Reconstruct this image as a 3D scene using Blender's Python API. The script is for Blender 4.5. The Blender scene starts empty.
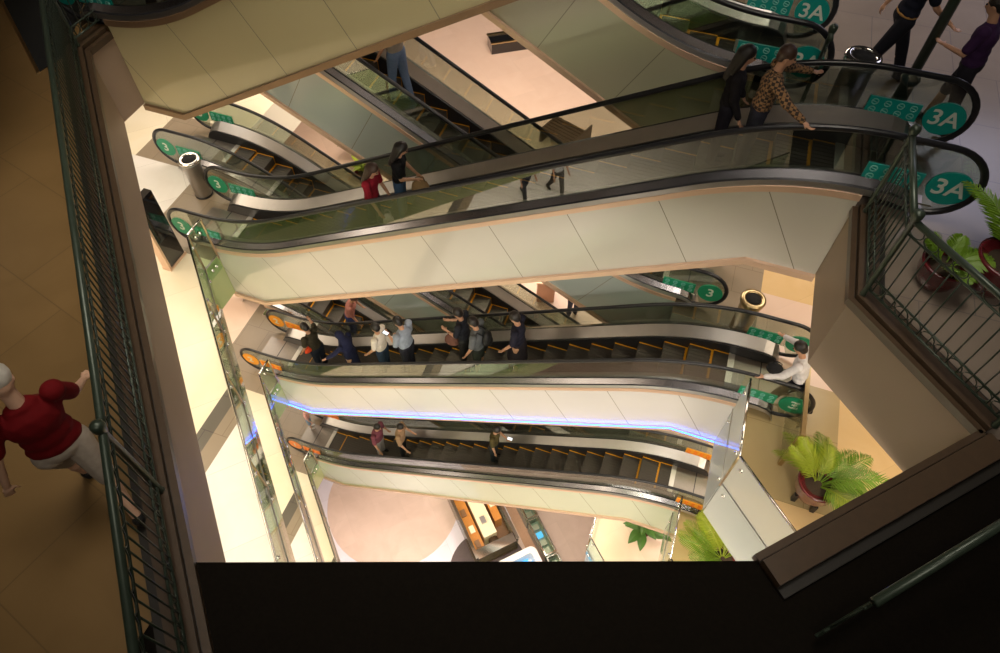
import bpy, bmesh, math, random
from mathutils import Vector, Matrix
random.seed(7)
S = bpy.context.scene
COL = S.collection
PI = math.pi
# ------------------------------------------------------------------ levels
F0, F1, F2, F3, F4, F5 = 0.0, 4.5, 9.11, 13.66, 18.16, 22.66
CZ = 23.4
FL = [F0, F1, F2, F3, F4, F5]

# ------------------------------------------------------------------ tagging
def tag(o, label=None, cat=None, group=None, kind=None):
    if label: o['label'] = label
    if cat: o['category'] = cat
    if group: o['group'] = group
    if kind: o['kind'] = kind
    return o
def empty(name, loc=(0, 0, 0), rz=0.0, label=None, cat=None, group=None):
    o = bpy.data.objects.new(name, None)
    COL.objects.link(o)
    o.empty_display_size = 0.1
    o.location = loc
    o.rotation_euler = (0, 0, rz)
    return tag(o, label, cat, group)
def dup(o, parent=None):
    c = o.copy(); COL.objects.link(c)
    if parent is not None: c.parent = parent
    for ch in list(o.children): dup(ch, c)
    return c

# ------------------------------------------------------------------ materials
def nt(name):
    m = bpy.data.materials.new(name); m.use_nodes = True
    t = m.node_tree
    return m, t, t.nodes['Principled BSDF']
_mc = {}
def mat(name, col, rough=0.5, metal=0.0, noise=0.0, nscale=8.0, bump=0.0, spec=0.5, coat=0.0, emit=None, es=0.0):
    if name in _mc: return _mc[name]
    m, t, b = nt(name)
    c = (*col, 1)
    b.inputs['Base Color'].default_value = c
    b.inputs['Roughness'].default_value = rough
    b.inputs['Metallic'].default_value = metal
    b.inputs['Specular IOR Level'].default_value = spec
    b.inputs['Coat Weight'].default_value = coat
    if emit:
        b.inputs['Emission Color'].default_value = (*emit, 1)
        b.inputs['Emission Strength'].default_value = es
    tc = t.nodes.new('ShaderNodeTexCoord')
    n = t.nodes.new('ShaderNodeTexNoise'); n.inputs['Scale'].default_value = nscale; n.inputs['Detail'].default_value = 4
    t.links.new(tc.outputs['Object'], n.inputs['Vector'])
    if noise > 0:
        mx = t.nodes.new('ShaderNodeMix'); mx.data_type = 'RGBA'
        mx.inputs[6].default_value = tuple(max(0, v * (1 - noise)) for v in col) + (1,)
        mx.inputs[7].default_value = tuple(min(1, v * (1 + noise)) for v in col) + (1,)
        t.links.new(n.outputs['Fac'], mx.inputs[0]); t.links.new(mx.outputs[2], b.inputs['Base Color'])
    if bump > 0:
        bp = t.nodes.new('ShaderNodeBump'); bp.inputs['Strength'].default_value = bump; bp.inputs['Distance'].default_value = 0.01
        t.links.new(n.outputs['Fac'], bp.inputs['Height']); t.links.new(bp.outputs['Normal'], b.inputs['Normal'])
    _mc[name] = m
    return m
def floor_mat(name, c1, c2, joint, tile=(0.6, 0.6), rough=0.25, rot=PI / 4, nscale=1.5, off=0.5, joint_w=0.006):
    m, t, b = nt(name)
    tc = t.nodes.new('ShaderNodeTexCoord')
    mp = t.nodes.new('ShaderNodeMapping'); mp.inputs['Rotation'].default_value = (0, 0, rot)
    t.links.new(tc.outputs['Object'], mp.inputs['Vector'])
    n = t.nodes.new('ShaderNodeTexNoise'); n.inputs['Scale'].default_value = nscale; n.inputs['Detail'].default_value = 8; n.inputs['Distortion'].default_value = 1.2
    t.links.new(mp.outputs['Vector'], n.inputs['Vector'])
    cr = t.nodes.new('ShaderNodeMix'); cr.data_type = 'RGBA'
    cr.inputs[6].default_value = (*c1, 1); cr.inputs[7].default_value = (*c2, 1)
    t.links.new(n.outputs['Fac'], cr.inputs[0])
    br = t.nodes.new('ShaderNodeTexBrick')
    br.offset = off
    br.inputs['Scale'].default_value = 1.0
    br.inputs['Brick Width'].default_value = tile[0]; br.inputs['Row Height'].default_value = tile[1]
    br.inputs['Mortar Size'].default_value = joint_w; br.inputs['Mortar'].default_value = (*joint, 1)
    br.inputs['Mortar Smooth'].default_value = 0.3
    t.links.new(mp.outputs['Vector'], br.inputs['Vector'])
    t.links.new(cr.outputs[2], br.inputs['Color1'])
    dk = t.nodes.new('ShaderNodeMix'); dk.data_type = 'RGBA'; dk.blend_type = 'MULTIPLY'; dk.inputs[0].default_value = 1
    dk.inputs[7].default_value = (0.92, 0.92, 0.92, 1)
    t.links.new(cr.outputs[2], dk.inputs[6]); t.links.new(dk.outputs[2], br.inputs['Color2'])
    t.links.new(br.outputs['Color'], b.inputs['Base Color'])
    b.inputs['Roughness'].default_value = rough
    return m
def cladding_mat(name, col, sx, rough=0.14):
    """back-painted glass panels with thin slanted joints square to the slope"""
    m, t, b = nt(name)
    tc = t.nodes.new('ShaderNodeTexCoord'); sp = t.nodes.new('ShaderNodeSeparateXYZ')
    t.links.new(tc.outputs['Object'], sp.inputs[0])
    def mth(op, a, bb):
        k = t.nodes.new('ShaderNodeMath'); k.operation = op
        for i, v in enumerate((a, bb)):
            if v is None: continue
            if isinstance(v, (int, float)): k.inputs[i].default_value = v
            else: t.links.new(v, k.inputs[i])
        return k.outputs[0]
    s = mth('ADD', mth('MULTIPLY', sp.outputs['X'], math.cos(PI / 6)), mth('MULTIPLY', sp.outputs['Z'], sx * 0.5))
    fr = mth('FRACT', mth('DIVIDE', mth('ADD', s, 100.0), 1.22), None)
    line = mth('LESS_THAN', fr, 0.009)
    n = t.nodes.new('ShaderNodeTexNoise'); n.inputs['Scale'].default_value = 1.1
    t.links.new(tc.outputs['Object'], n.inputs['Vector'])
    mx0 = t.nodes.new('ShaderNodeMix'); mx0.data_type = 'RGBA'
    mx0.inputs[6].default_value = tuple(v * 0.93 for v in col) + (1,); mx0.inputs[7].default_value = (*col, 1)
    t.links.new(n.outputs['Fac'], mx0.inputs[0])
    mx = t.nodes.new('ShaderNodeMix'); mx.data_type = 'RGBA'
    t.links.new(line, mx.inputs[0]); t.links.new(mx0.outputs[2], mx.inputs[6])
    mx.inputs[7].default_value = (0.26, 0.24, 0.18, 1)
    t.links.new(mx.outputs[2], b.inputs['Base Color'])
    b.inputs['Roughness'].default_value = rough
    b.inputs['Coat Weight'].default_value = 0.6; b.inputs['Coat Roughness'].default_value = 0.03 if 'white' not in name else 0.35
    return m
def glass_mat(name, tint, ior=1.75, rough=0.0, haze=0.0):
    m = bpy.data.materials.new(name); m.use_nodes = True
    t = m.node_tree; t.nodes.clear()
    out = t.nodes.new('ShaderNodeOutputMaterial')
    tr = t.nodes.new('ShaderNodeBsdfTransparent'); tr.inputs['Color'].default_value = (*tint, 1)
    gl = t.nodes.new('ShaderNodeBsdfGlossy'); gl.inputs['Roughness'].default_value = rough
    fr = t.nodes.new('ShaderNodeFresnel')
    ge = t.nodes.new('ShaderNodeNewGeometry'); io = t.nodes.new('ShaderNodeMix'); io.data_type = 'FLOAT'
    io.inputs[2].default_value = ior; io.inputs[3].default_value = 1 / ior
    t.links.new(ge.outputs['Backfacing'], io.inputs[0]); t.links.new(io.outputs[0], fr.inputs['IOR'])
    # a faint procedural waviness keeps reflections from being perfectly flat
    tc = t.nodes.new('ShaderNodeTexCoord'); n = t.nodes.new('ShaderNodeTexNoise'); n.inputs['Scale'].default_value = 0.8
    bp = t.nodes.new('ShaderNodeBump'); bp.inputs['Strength'].default_value = 0.02; bp.inputs['Distance'].default_value = 0.02
    t.links.new(tc.outputs['Object'], n.inputs['Vector']); t.links.new(n.outputs['Fac'], bp.inputs['Height'])
    t.links.new(bp.outputs['Normal'], gl.inputs['Normal'])
    mx = t.nodes.new('ShaderNodeMixShader')
    t.links.new(fr.outputs[0], mx.inputs[0]); t.links.new(tr.outputs[0], mx.inputs[1]); t.links.new(gl.outputs[0], mx.inputs[2])
    if haze > 0:
        df = t.nodes.new('ShaderNodeBsdfDiffuse'); df.inputs['Color'].default_value = (0.78, 0.80, 0.78, 1)
        m2 = t.nodes.new('ShaderNodeMixShader'); m2.inputs[0].default_value = haze
        t.links.new(mx.outputs[0], m2.inputs[1]); t.links.new(df.outputs[0], m2.inputs[2]); t.links.new(m2.outputs[0], out.inputs['Surface'])
    else: t.links.new(mx.outputs[0], out.inputs['Surface'])
    return m

M = {}
M['smoke'] = mat('smoked_steel', (0.36, 0.35, 0.38), 0.25, 1.0, 0.1, 5)
M['bronze'] = mat('dull_bronze', (0.26, 0.17, 0.10), 0.35, 0.5, 0.1, 5)
M['steel'] = mat('brushed_steel', (0.44, 0.42, 0.41), 0.40, 1.0, 0.08, 6)
M['steel_b'] = mat('polished_steel', (0.75, 0.74, 0.72), 0.10, 1.0, 0.05, 5)
M['plate'] = mat('ribbed_landing_plate', (0.30, 0.27, 0.24), 0.35, 0.9, 0.1, 30)
M['copper'] = mat('champagne_trim', (0.72, 0.50, 0.36), 0.34, 0.35, 0.05, 4)
M['brass'] = mat('brushed_brass', (0.52, 0.40, 0.22), 0.28, 1.0, 0.1, 9)
M['black'] = mat('black_rubber', (0.012, 0.012, 0.015), 0.28, 0.0, 0.2, 20)
M['skirt'] = mat('dark_skirt', (0.03, 0.03, 0.035), 0.3, 0.4, 0.1, 20)
M['tread'] = mat('grooved_tread', (0.085, 0.075, 0.065), 0.45, 0.5, 0.25, 60, 0.2)
M['yellow'] = mat('yellow_edge', (0.75, 0.34, 0.01), 0.5, 0, 0.1, 20)
M['comb'] = mat('comb_metal', (0.7, 0.68, 0.64), 0.35, 0.8, 0.05, 50)
M['iron'] = mat('dark_green_iron', (0.035, 0.05, 0.035), 0.35, 0.3, 0.3, 12)
M['glass'] = glass_mat('balustrade_glass', (0.76, 0.80, 0.73), 2.45)
M['glass_g'] = glass_mat('green_edge_glass', (0.82, 0.92, 0.80), 1.5)
M['glass_refl'] = glass_mat('white_reflection_glass', (0.86, 0.9, 0.88), 1.6, 0.02, 0.38)  # diffuse white mixed in, standing for bright reflections on these panels
M['white'] = mat('white_paint', (0.75, 0.73, 0.70), 0.35, 0, 0.03, 3)
M['ceil'] = mat('ceiling_paint', (0.60, 0.57, 0.52), 0.8, 0, 0.04, 2)
M['fasc4'] = mat('taupe_fascia', (0.30, 0.22, 0.155), 0.55, 0, 0.06, 2)
M['curb'] = mat('brown_stone_curb', (0.062, 0.038, 0.021), 0.35, 0, 0.25, 14)
M['granite'] = mat('dark_granite', (0.010, 0.007, 0.004), 0.6, 0, 0.6, 40)
M['fasc'] = mat('pale_green_glass_fascia', (0.46, 0.54, 0.24), 0.12, 0, 0.05, 1.5, coat=0.7)
M['fascw'] = mat('white_glass_fascia', (0.66, 0.67, 0.62), 0.12, 0, 0.04, 1.5, coat=0.7)
M['slate'] = mat('slate_fascia', (0.23, 0.26, 0.27), 0.3, 0, 0.3, 4)
M['clad_p'] = cladding_mat('pale_glass_cladding', (0.66, 0.63, 0.56), 1)
M['clad_o'] = cladding_mat('olive_glass_cladding', (0.58, 0.52, 0.30), 1)
M['clad_w'] = cladding_mat('white_glass_cladding', (0.72, 0.70, 0.68), 1)
M['clad_g'] = cladding_mat('green_glass_cladding', (0.60, 0.64, 0.48), 1)
M['clad_b1'] = cladding_mat('moss_glass_cladding', (0.50, 0.49, 0.34), -1)
M['clad_b2'] = cladding_mat('grey_blue_glass_cladding', (0.40, 0.46, 0.44), -1)
M['led'] = mat('blue_led_strip', (0.05, 0.1, 0.9), 0.4, emit=(0.015, 0.10, 1.0), es=16.0)
SIGN = {4: ('teal', (0.0, 0.27, 0.23)), 3: ('green', (0.005, 0.26, 0.13)), 2: ('amber', (0.85, 0.33, 0.01)), 1: ('orange', (0.85, 0.25, 0.05))}
for k, (n_, c_) in SIGN.items(): M['sign%d' % k] = mat(n_ + '_sign_film', c_, 0.4)
M['ink'] = mat('pale_lettering', (0.60, 0.66, 0.58), 0.5)
M['ring'] = mat('pale_pictogram', (0.16, 0.44, 0.38), 0.5)
M['ringo'] = mat('orange_pictogram', (0.75, 0.16, 0.01), 0.5)

f_cream = floor_mat('cream_marble', (0.80, 0.70, 0.50), (0.88, 0.80, 0.66), (0.6, 0.5, 0.36), (1.2, 1.2), 0.22, joint_w=0.003)
f_white = floor_mat('white_marble', (0.72, 0.68, 0.64), (0.85, 0.82, 0.80), (0.5, 0.48, 0.46), (1.2, 1.2), 0.22, joint_w=0.003)
f_pink = floor_mat('pink_marble', (0.78, 0.56, 0.44), (0.86, 0.66, 0.54), (0.70, 0.52, 0.42), (1.2, 1.2), 0.2, joint_w=0.003)
f_ground = floor_mat('rose_stone', (0.52, 0.38, 0.31), (0.68, 0.53, 0.46), (0.52, 0.40, 0.33), (0.9, 0.9), 0.5, joint_w=0.003)
f_lav = floor_mat('lavender_stone', (0.62, 0.58, 0.66), (0.74, 0.70, 0.78), (0.55, 0.5, 0.55), (0.9, 0.9), 0.3)
f_brown = floor_mat('brown_tile', (0.26, 0.20, 0.14), (0.32, 0.26, 0.19), (0.2, 0.15, 0.1), (0.6, 0.6), 0.3, 0)
f_gold = floor_mat('honey_marble', (0.72, 0.48, 0.22), (0.80, 0.58, 0.32), (0.6, 0.4, 0.2), (1.2, 1.2), 0.22, joint_w=0.003)
f_l4 = floor_mat('walnut_tile', (0.17, 0.10, 0.035), (0.23, 0.14, 0.055), (0.14, 0.085, 0.033), (1.2, 0.9), 0.3, 0.25)
f_r4 = floor_mat('grey_tile', (0.20, 0.16, 0.125), (0.27, 0.22, 0.18), (0.15, 0.13, 0.12), (1.0, 1.0), 0.22, 0)
f_dark = floor_mat('dark_tile', (0.10, 0.09, 0.07), (0.14, 0.12, 0.1), (0.06, 0.05, 0.05), (0.6, 0.6), 0.3, 0)

# ------------------------------------------------------------------ mesh builder
class MB:
    def __init__(s): s.v = []; s.f = []; s.m = []
    def add(s, vs, fs, mi=0):
        b = len(s.v); s.v += [tuple(v) for v in vs]
        s.f += [tuple(b + i for i in f) for f in fs]; s.m += [mi] * len(fs)
    def box(s, lo, hi, mi=0, rot=None, org=(0, 0, 0)):
        x0, y0, z0 = lo; x1, y1, z1 = hi
        vs = [Vector(p) for p in ((x0, y0, z0), (x1, y0, z0), (x1, y1, z0), (x0, y1, z0), (x0, y0, z1), (x1, y0, z1), (x1, y1, z1), (x0, y1, z1))]
        if rot is not None: vs = [rot @ v for v in vs]
        vs = [v + Vector(org) for v in vs]
        s.add(vs, [(0, 3, 2, 1), (4, 5, 6, 7), (0, 1, 5, 4), (1, 2, 6, 5), (2, 3, 7, 6), (3, 0, 4, 7)], mi)
    def tube(s, path, r, n=8, mi=0, closed=False, caps=True, flat=1.0, up=Vector((0, 0, 1))):
        path = [Vector(p) for p in path]; N = len(path); rs = r if isinstance(r, (list, tuple)) else [r] * N
        vs = []
        for i, p in enumerate(path):
            a = path[(i - 1) % N] if (closed or i > 0) else p; b = path[(i + 1) % N] if (closed or i < N - 1) else p
            d = (b - a).normalized()
            u = up if abs(d.dot(up)) < 0.95 else Vector((1, 0, 0))
            x = d.cross(u).normalized(); y = x.cross(d)
            for k in range(n):
                t = 2 * PI * k / n
                vs.append(p + x * math.cos(t) * rs[i] + y * math.sin(t) * rs[i] * flat)
        fs = []
        for i in range(N if closed else N - 1):
            j = (i + 1) % N
            for k in range(n):
                l = (k + 1) % n
                fs.append((i * n + k, i * n + l, j * n + l, j * n + k))
        if caps and not closed:
            fs.append(tuple(range(n))[::-1]); fs.append(tuple((N - 1) * n + k for k in range(n)))
        s.add(vs, fs, mi)
    def lathe(s, prof, n=24, mi=0, org=(0, 0, 0)):
        ox, oy, oz = org; vs = []
        for r, z in prof:
            for k in range(n):
                t = 2 * PI * k / n; vs.append((ox + r * math.cos(t), oy + r * math.sin(t), oz + z))
        fs = []
        for i in range(len(prof) - 1):
            for k in range(n):
                l = (k + 1) % n; fs.append((i * n + k, i * n + l, (i + 1) * n + l, (i + 1) * n + k))
        if prof[0][0] > 1e-4: fs.append(tuple(range(n))[::-1])
        if prof[-1][0] > 1e-4: fs.append(tuple((len(prof) - 1) * n + k for k in range(n)))
        s.add(vs, fs, mi)
    def prism(s, poly, z0, z1, mt=0, ms=0, mb=0):
        n = len(poly)
        ar = sum(poly[i][0] * poly[(i + 1) % n][1] - poly[(i + 1) % n][0] * poly[i][1] for i in range(n))
        if ar < 0: poly = poly[::-1]
        b = len(s.v)
        s.v += [(p[0], p[1], z0) for p in poly] + [(p[0], p[1], z1) for p in poly]
        s.f.append(tuple(b + i for i in range(n))[::-1]); s.m.append(mb)
        s.f.append(tuple(b + n + i for i in range(n))); s.m.append(mt)
        for i in range(n):
            j = (i + 1) % n; s.f.append((b + i, b + j, b + n + j, b + n + i)); s.m.append(ms)
    def sweepx(s, xs, prof_fn, mi=0, mis=None):
        """closed cross-sections in y,z at each x"""
        rings = [prof_fn(x) for x in xs]; n = len(rings[0]); vs = []
        for x, r in zip(xs, rings): vs += [(x, y, z) for (y, z) in r]
        b = len(s.v); s.v += vs
        for i in range(len(xs) - 1):
            for k in range(n):
                l = (k + 1) % n
                s.f.append((b + i * n + k, b + (i + 1) * n + k, b + (i + 1) * n + l, b + i * n + l)); s.m.append(mis[k] if mis else mi)
        s.f.append(tuple(b + k for k in range(n))); s.m.append(mi)
        s.f.append(tuple(b + (len(xs) - 1) * n + k for k in range(n))[::-1]); s.m.append(mi)
    def mesh(s, name, mats, smooth=False):
        me = bpy.data.meshes.new(name); me.from_pydata(s.v, [], s.f)
        for m in (mats if isinstance(mats, (list, tuple)) else [mats]): me.materials.append(m)
        me.polygons.foreach_set('material_index', s.m)
        if smooth: me.polygons.foreach_set('use_smooth', [True] * len(s.f))
        bm = bmesh.new(); bm.from_mesh(me); bmesh.ops.recalc_face_normals(bm, faces=bm.faces); bm.to_mesh(me); bm.free()
        me.update(); return me
    def build(s, name, mats, parent=None, smooth=False, loc=None):
        o = bpy.data.objects.new(name, s.mesh(name, mats, smooth)); COL.objects.link(o)
        if parent is not None: o.parent = parent
        if loc is not None: o.location = loc
        return o
def struct(name, mb, mats, smooth=False):
    return tag(mb.build(name, mats, smooth=smooth), kind='structure')
def text_part(name, body, size, m, parent, loc, rot, depth=0.003):
    cu = bpy.data.curves.new(name, 'FONT'); cu.body = body; cu.size = size; cu.extrude = depth
    cu.align_x = 'CENTER'; cu.align_y = 'CENTER'; cu.offset = size * 0.012
    to = bpy.data.objects.new(name, cu); COL.objects.link(to)
    dg = bpy.context.evaluated_depsgraph_get()
    me = bpy.data.meshes.new_from_object(to.evaluated_get(dg)); me.name = name
    bpy.data.objects.remove(to)
    me.materials.clear(); me.materials.append(m)
    o = bpy.data.objects.new(name, me); COL.objects.link(o); o.parent = parent
    o.location = loc; o.rotation_euler = rot
    return o

# ------------------------------------------------------------------ floors of the building
E = [(-2.564, 0.684), (1.315, 2.065), (2.95, 3.70)]      # the corner points of the near edges on the balcony level
SM = [0, 1, 2]
def slab(z, poly, top, side, thick=1.1, name='floor'):
    mb = MB(); mb.prism(poly, z - thick, z, 0, 1, 2)
    return struct(name, mb, [top, side, M['ceil']])
LEFT = [(-8.82, 16), (-8.82, 7.58), (-7.48, 7.58), (-7.48, 5.6)]
RIGHT = [(1.88, 4.77), (1.88, 7.58), (0.6, 7.58), (0.6, 16)]
# balcony level: left gallery, right gallery, and an added gallery below the viewer, shade painted in as near-black stone
slab(F4, LEFT + [E[0], (-2.9, -6), (-18, -6), (-18, 16)], f_l4, M['fasc4'])
slab(F4, [E[2]] + RIGHT + [(14, 16), (14, 4.5)], f_r4, M['fasc4'])
slab(F4, [E[0], E[1], E[2], (14, 4.5), (14, -6), (-2.9, -6)], mat('painted_shade_stone', (0.006, 0.0045, 0.003), 0.8, 0, 0.6, 40, spec=0.05), M['fasc4'])
# level 3
NL = (3.2, -5.08)
slab(F3, LEFT[1:] + [NL, (3.2, -14), (-20, -14), (-20, 7.58)], f_cream, M['fasc'])
slab(F3, LEFT[:2] + [(-20, 7.58), (-20, 16)], f_cream, M['fascw'])
slab(F3, [(6.65 - 0.4, 0.4), ] + RIGHT + [(16, 16), (16, -4)], f_gold, M['fascw'])
# level 2 (the far side floor belongs to it too)
slab(F2, LEFT[1:] + [NL, (3.2, -14), (-20, -14), (-20, 9.3), (-8.82, 9.3)], f_cream, M['fasc'])
slab(F2, [(6.25, 0.4)] + RIGHT[:3] + [(0.6, 9.3), (16, 9.3), (16, -4)], f_gold, M['fascw'])
slab(F2, [(-24, 9.3), (16, 9.3), (16, 34), (-24, 34)], f_pink, M['fascw'])
# level 1
slab(F1, LEFT[1:] + [NL, (3.2, -14), (-20, -14), (-20, 9.3), (-8.82, 9.3)], f_cream, M['fasc'])
slab(F1, [(6.25, 0.4), (0.5, 6.25), (0.5, 9.3), (16, 9.3), (16, -4)], f_pink, M['slate'])
slab(F1, [(-24, 9.3), (16, 9.3), (16, 14), (-24, 14)], f_pink, M['fascw'])
# ground
slab(F0, [(-24, -16), (16, -16), (16, 14), (-24, 14)], f_ground, M['slate'], 0.4)
# upper storey, out of the photograph: ceiling that carries the lamps over the two galleries
struct('ceiling', (lambda b: (b.prism([(-8.82, 16), (-8.82, 7.58), (-7.48, 5.6), (-6.5, 4.62), (-6.5, -6), (-18, -6), (-18, 16)], F5 - 1.1, F5), b)[1])(MB()), M['ceil'])
struct('ceiling', (lambda b: (b.prism([(4.6, 4.5), (4.6, 7.2), (3.4, 8), (3.4, 16), (14, 16), (14, 4.5)], F5 - 1.1, F5), b)[1])(MB()), M['ceil'])

tn = [0]
def trim(mb, m, smooth=False):
    tn[0] += 1
    return struct('trim_%d' % tn[0], mb, m, smooth)
def inlay(z, poly, m, h=0.004):
    mb = MB(); mb.prism(poly, z - 0.01, z + h); return trim(mb, m)
def rect(x0, y0, x1, y1): return [(x0, y0), (x1, y0), (x1, y1), (x0, y1)]
# level 3 left: brown landing and band, marble bands
inlay(F3, rect(-9.05, 5.9, -7.49, 7.57), f_brown); inlay(F3, rect(-9.05, 7.57, -8.83, 9.2), f_brown)
inlay(F3, rect(-10.6, 7.8, -9.05, 9.2), f_brown)
inlay(F3, [(-10.5, 6.2), (-9.05, 6.2), (-9.05, 7.8), (-10.6, 7.8), (-13, 7.8), (-13, 6.2)], f_white)
inlay(F3, [(-10.5, 9.2), (-8.83, 9.2), (-8.83, 12), (-13, 12), (-13, 9.2)], f_cream)
for z, s_ in ((F3, 0), (F2, 0.0), (F1, 0)):
    inlay(z, [(-5.78, -12), (-5.55, -12), (-5.55, 3.66), (-5.78, 3.89)], f_dark)
    inlay(z, [(-5.55, -12), (-5.3, -12), (-5.3, 3.41), (-5.55, 3.66)], f_brown)
    inlay(z, [(-5.3, -12), (3.1, -12), (3.1, -4.99), (-5.3, 3.39)], f_white)
inlay(F2, rect(-9.05, 5.6, -7.49, 7.57), f_brown); inlay(F2, rect(-9.05, 7.57, -8.83, 9.2), f_brown)
inlay(F2, rect(-13, 5.6, -9.05, 9.2), f_pink)
inlay(F1, rect(-9.6, 5.6, -7.49, 7.57), f_brown)
# level 3 right
inlay(F3, rect(0.61, 7.59, 2.0, 12), f_brown)
inlay(F3, rect(2.0, 8.55, 6, 12), f_gold)
inlay(F3, rect(2.0, 6.9, 6, 8.55), f_pink, 0.003)
inlay(F3, [(1.9, 4.8), (3.42, 4.8), (3.42, 6.9), (1.9, 6.9)], floor_mat('olive_tile', (0.42, 0.31, 0.15), (0.50, 0.38, 0.20), (0.3, 0.22, 0.1), (1.2, 1.2), 0.25, 0), 0.003)
inlay(F2, rect(0.61, 7.59, 2.3, 9.2), f_brown)
# ground patterns
def disc(cx, cy, r, z, m, h, n=48):
    mb = MB(); mb.prism([(cx + r * math.cos(2 * PI * i / n), cy + r * math.sin(2 * PI * i / n)) for i in range(n)], z - 0.01, z + h); return trim(mb, m)
disc(-6.0, 6.9, 4.0, 0, f_lav, 0.004)
disc(-6.1, 7.1, 2.25, 0, f_ground, 0.008)
disc(-2.25, 6.05, 1.27, 0, mat('dark_carpet', (0.10, 0.075, 0.075), 0.9, 0, 0.2, 30), 0.012)

# stone curbs and mouldings on the balcony level
def run_prism(pts, offs, z0, z1, m, close=False):
    """band along a polyline; offs = (inner, outer) distances to the left of the run direction"""
    def off(d):
        out = []
        n = len(pts)
        for i, p in enumerate(pts):
            p = Vector(p)
            ds = []
            if i > 0: ds.append((p - Vector(pts[i - 1])).normalized())
            if i < n - 1: ds.append((Vector(pts[i + 1]) - p).normalized())
            ns = [Vector((-q.y, q.x)) for q in ds]
            if len(ns) == 2:
                b = (ns[0] + ns[1]).normalized(); k = d / max(0.3, b.dot(ns[0])); out.append(p + b * k)
            else: out.append(p + ns[0] * d)
        return out
    a = off(offs[0]); b = off(offs[1])
    mb = MB()
    for i in range(len(pts) - 1):
        mb.prism([tuple(a[i]), tuple(a[i + 1]), tuple(b[i + 1]), tuple(b[i])], z0, z1)
    return mb, a, b
LE = [(-7.48, 6.03), (-7.48, 5.6), (-1.75, -0.13)]                     # left gallery edge, far to near (void on the left)
RE = [E[2], (1.88, 4.77), (1.88, 6.03)]                      # right gallery edge
TE = [E[1], E[2]]                                            # edge running off to the right
for pts in (LE, RE, TE):
    s_ = 1
    mb, _, _ = run_prism(pts, (-0.03, -0.22), F4 - 0.02, F4 + 0.11, None); trim(mb, M['curb'])
    mb, _, _ = run_prism(pts, (0.035, -0.02), F4 - 0.03, F4 + 0.06, None); trim(mb, M['curb'])
    mb, _, _ = run_prism(pts, (0.0, -0.3), F4 + 0.0, F4 + 0.04, None); trim(mb, M['granite'])

# ------------------------------------------------------------------ iron railings on the balcony level
def railing(pts, z, label, group=None, post_at=(), sp=0.1, inset=-0.075, h=1.0, end_posts=(True, True)):
    _, a, _ = run_prism(pts, (inset, inset - 0.01), 0, 1, None)
    o = empty('iron_railing', (a[0].x, a[0].y, z), 0, label, 'railing', group)
    def P3(v, zz): return (v.x - a[0].x, v.y - a[0].y, zz)
    for i in range(len(a) - 1):
        p, q = a[i], a[i + 1]; L = (q - p).length; d = (q - p) / L
        zs = {'top_rail': (h, 0.03), 'upper_rail': (h - 0.14, 0.011), 'lower_rail': (0.24, 0.011), 'bottom_rail': (0.1, 0.013)}
        for nm, (zz, r) in zs.items():
            m = MB(); m.tube([P3(p, zz), P3(q, zz)], r, 10); m.build(nm, M['iron'], o, True)
        n = int(L / sp)
        bal = MB(); bal.tube([(0, 0, 0.1), (0, 0, h - 0.14)], 0.007, 6); me = bal.mesh('baluster', M['iron'], True)
        for k in range(min(n, 92)):
            c = p + d * (L * (k + 0.5) / n)
            b = bpy.data.objects.new('baluster', me); COL.objects.link(b); b.parent = o; b.location = P3(c, 0)
        nr = int(L / 0.135)
        for zz in (h - 0.07, 0.17):
            rg = MB()
            for k in range(nr):
                c = p + d * (L * (k + 0.5) / nr)
                rg.tube([P3(c + d * (0.0685 * math.cos(t * PI / 6)), zz + 0.060 * math.sin(t * PI / 6)) for t in range(12)], 0.006, 5, closed=True)
            rg.build('ring_band', M['iron'], o, True)
        ps = [t for t in post_at if t[0] == i]
        for (_, t) in ps:
            c = p + (q - p) * t
            m = MB(); m.lathe([(0.03, 0), (0.03, 0.02), (0.024, 0.03), (0.024, h - 0.02), (0.035, h), (0.04, h + 0.03), (0.046, h + 0.05), (0.046, h + 0.09), (0.03, h + 0.11), (0.0, h + 0.115)], 16)
            m.build('post', M['iron'], o, True, P3(c, 0))
    return o
railing(LE, F4 + 0.11, 'long dark green iron railing with ringed bands along the left balcony', 'green iron railings', [(1, 0.0), (1, 0.787)])
railing(RE, F4 + 0.11, 'dark green iron railing around the right balcony corner by the potted palms', 'green iron railings', [(0, 0.0), (1, 0.0), (1, 0.92)])
railing(TE, F4 + 0.02, 'dim iron railing in the dark bottom right corner over the stone curb', 'green iron railings', [(0, 0.97)], inset=-0.58)
railing([(1.2, 7.46), (1.2, 7.70)], F4 + 0.0, 'short dark green railing piece between the two upper escalators on the right', 'green iron railings', [(0, 0.5)], inset=0.0)
railing([(-7.5, 7.70), (-7.5, 7.46)], F4 + 0.0, 'short dark green railing piece between the two upper escalators on the left', 'green iron railings', [(0, 0.5)], inset=0.0)

# dark green column standing on the right gallery
o = empty('iron_column', (2.26, 7.9, F4), 0, 'tall slim dark green iron column between the two walking men', 'column')
m = MB(); m.tube([(0, 0, 0.5), (0, 0, 3.37)], 0.055, 14); m.build('shaft', M['iron'], o, True)
m = MB(); m.lathe([(0.14, 0), (0.14, 0.05), (0.10, 0.09), (0.085, 0.2), (0.08, 0.4), (0.095, 0.43), (0.11, 0.47), (0.095, 0.51), (0.06, 0.55)], 18); m.build('base', M['iron'], o, True)

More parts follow.
